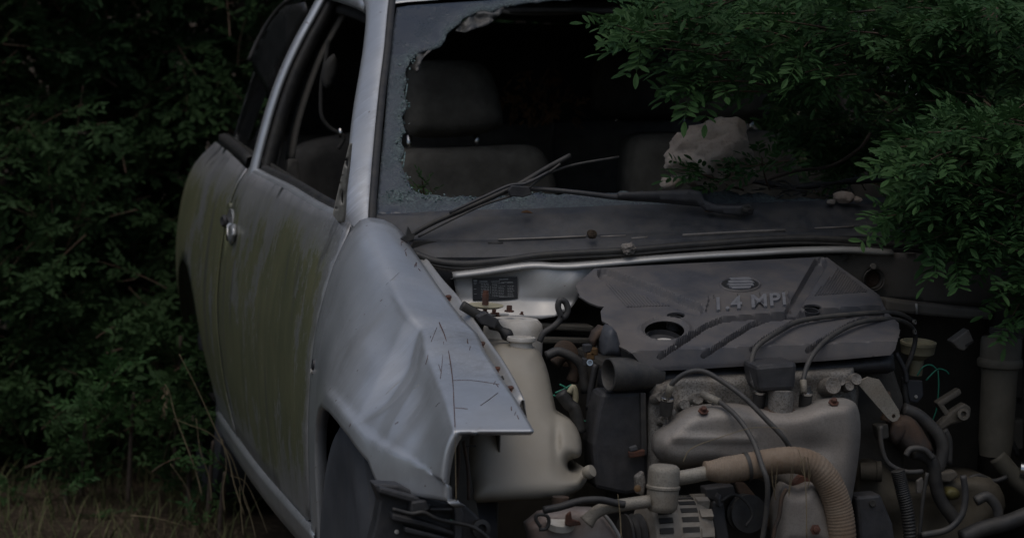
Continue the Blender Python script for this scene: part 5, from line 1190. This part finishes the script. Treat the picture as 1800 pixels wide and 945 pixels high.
# dead leaves: in the car and on the ledges
dl_ = []
for _ in range(46):
    u, v = R.uniform(885, 1010), R.uniform(118, 215)
    if R.random() < .6: v = R.normal(185, 14)
    dl_.append((np.array(at(u, v, y=2.05+R.uniform(-.1, .1))), frame(R.normal(0, 1, 3), R.normal(0, 1, 3))*R.uniform(.35, .65)))
V, F = bake(dl_, LD); dp_ = thing('withered_sprig', tuple(at(940, 220, y=2.05)), 'withered brown sprig inside the car between the seats', 'dead plant')
mesh_obj('withered_leaves', V, F, M['leaf_dead'], dp_, False)
tube('stalk', px([(940, 225, 2.05), (955, 200, 2.05), (945, 165, 2.05), (965, 120, 2.05)], 2), .003, M['twig'], dp_, 5)
def one_leaf(u, v, y, L, label, tilt=0):
    p = at(u, v, y=y); V, F = leaflet(Vector((-L/2, 0, 0)), Vector((1, 0, .05)).normalized(), Vector((0, 1, .3)).normalized(), Vector((0, -.3, 1)), L, L*.24, .5, .1)
    o = mesh_obj('dead_leaf', [p+v for v in V], F, M['leaf_dead'], None, False); mod_solid(o, .0006); return tag(o, label, 'leaf')
one_leaf(926, 374, .285, .025, 'single brown leaf lying on the cowl below the wiper clip')
one_leaf(1247, 372, .24, .021, 'single yellowish leaf lodged under the wiper root')
def litter():
    G = []
    for _ in range(420):
        u, v = R.uniform(1340, 1580), R.uniform(268, 318)
        p = at(u, v, y=.62+R.uniform(-.12, .15)); p.z = min(p.z, .935)+R.uniform(0, .01); L = R.uniform(.008, .03); d = Vector(R.normal(0, 1, 3)); d.z *= .2; d.normalize(); s_ = d.cross(Vector((0, 0, 1))).normalized()
        G.append(leaflet(p, d, s_, Vector((0, 0, 1)), L, L*.2, .4, .1))
    return tag(join('leaf_litter', G, M['leaf_dead'], None), 'brown leaf litter strewn over the dashboard', 'litter', None, 'stuff')
litter()
# green seedling growing inside behind the glass edge
sp_ = []; tws = []
for u, v in ((742, 318), (756, 330), (733, 326)):
    p, l = spray(np.array(at(u, v, y=.62)), np.array([R.normal(0, .4), -.3, 1]), .05, R, 3, .35); sp_ += l; tws.append(p)
plant('seedling', tuple(at(745, 345, y=.62)), 'tiny green seedling inside the lower corner of the windscreen hole', 'plant', sp_, tws, [], LM, 9)

# ------------------------------------------------------------------ dry grass
def blade_geo(b, h, lean, wd, R2, curl=.5):
    d = Vector((lean[0], lean[1], 0)); s_ = Vector((-lean[1], lean[0], 0)); s_ = s_.normalized() if s_.length > 1e-4 else Vector((1, 0, 0)); V = []; n = 4
    for i in range(n+1):
        t = i/n; p = Vector(b)+Vector((0, 0, 1))*h*t*(1-.35*curl*t)+d*h*t*t; w_ = wd*(1-t)+.0003; V += [p-s_*w_, p+s_*w_]
    return V, [(2*i, 2*i+1, 2*i+3, 2*i+2) for i in range(n)]
def grass(name, label, mat, n, region, hr, wd, seed):
    R2 = np.random.default_rng(seed); G = []
    for _ in range(n):
        x, y = region(R2); 
        a = R2.uniform(0, 6.283); l = R2.uniform(.1, 1.1); G.append(blade_geo((x, y, gz(x, y)-.01), R2.uniform(*hr), (math.cos(a)*l, math.sin(a)*l), wd*R2.uniform(.6, 1.3), R2))
    return tag(join(name, G, mat, None, True), label, 'grass', None, 'stuff')
M['grass'] = simple('dull_green_grass', (.055, .075, .028), (.10, .10, .045), 10, .8, 0, .1, spec=.2)
grass('dry_grass', 'dry straw coloured grass at the lower left', M['straw'], 1200, lambda r: (r.uniform(-2.4, -.72), r.uniform(1.2, 2.9)), (.02, .11), .0013, 3)
grass('green_grass', 'sparse green grass among the straw', M['grass'], 2600, lambda r: (r.uniform(-2.4, -.70), r.uniform(1.2, 3.2)), (.03, .12), .002, 4)
grass('roadside_grass', 'trampled dry grass in front of the car', M['straw'], 3500, lambda r: (r.uniform(-3, 3), r.uniform(-3.5, -.7)), (.03, .12), .002, 6)
def stalk(pts, y, r, label, head=False):
    P = px(pts, y); root = thing('dry_stalk', tuple(P[0]), label, 'grass stalk')
    tube('stem', P, lambda t: .8*r*(1-.6*t), M['pale_straw'], root, 5)
    if head:
        e = P[-1]; G = []
        for k in range(14): b = e+Vector((R.normal(0, .003), R.normal(0, .003), -.006*k)); G.append(leaflet(b, Vector((R.normal(0, .4), R.normal(0, .4), -1)).normalized(), Vector((1, 0, 0)), Vector((0, -1, 0)), .016, .003, .3, .1))
        join('seed_head', G, M['straw'], root)
    return root
stalk([(430, 905), (412, 850), (400, 800), (375, 745), (345, 680), (315, 622)], 1.72, .0026, 'long thin straw stalk leaning left across the car sill')
stalk([(355, 870), (345, 830), (325, 775), (308, 730), (298, 690), (290, 675)], 1.9, .0028, 'dry stalk with a drooping seed head left of the car', True)
stalk([(440, 900), (425, 858), (405, 800), (370, 762), (330, 745), (305, 735)], 1.8, .0018, 'thin straw stalk bent sideways to the left')
stalk([(470, 935), (455, 895), (432, 848), (405, 835)], 1.6, .002, 'kinked straw stalk against the sill edge')
stalk([(428, 940), (424, 900), (421, 855)], 1.6, .0022, 'short upright straw stalk below the sill')
stalk([(372, 880), (368, 840), (352, 790), (345, 735)], 1.95, .0022, 'slim straw stalk rising in front of the rear wheel')
stalk([(395, 900), (392, 860), (398, 815), (390, 770)], 1.8, .002, 'short straw stalk bending right before the sill')
stalk([(340, 905), (330, 860), (300, 815)], 2.0, .002, 'straw stalk leaning left among the weeds')
stalk([(450, 945), (440, 905), (428, 870), (432, 830)], 1.55, .002, 'straw stalk crossing the sill highlight')
stalk([(230, 905), (275, 910), (330, 925)], 1.9, .0018, 'fallen pale straw lying in the grass')
stalk([(1092, 945), (1090, 905), (1086, 868)], -.56, .0016, 'upright straw in front of the washer bottle pipe')
stalk([(1200, 812), (1215, 788), (1260, 770), (1320, 752), (1370, 752), (1385, 760)], -.54, .0011, 'hair thin straw arched over the heat shield')
stalk([(1418, 945), (1417, 870), (1412, 820), (1402, 785)], -.54, .0013, 'straw standing in front of the corrugated duct')
stalk([(802, 880), (801, 830), (800, 752)], -.64, .0011, 'green tinted straw standing in the headlamp opening')
G = []
for k in range(9):
    u = R.uniform(1345, 1430); v0 = 815+R.normal(0, 6); G.append(tube_geo(px([(u, v0), (u+R.normal(0, 3), v0+15), (u+R.normal(0, 5), v0+R.uniform(25, 60))], -.505), .0008, 4, 2))
tag(join('straw_wisps', G, M['straw'], None), 'thin straw wisps hanging on the brown duct', 'straw', None, 'stuff')
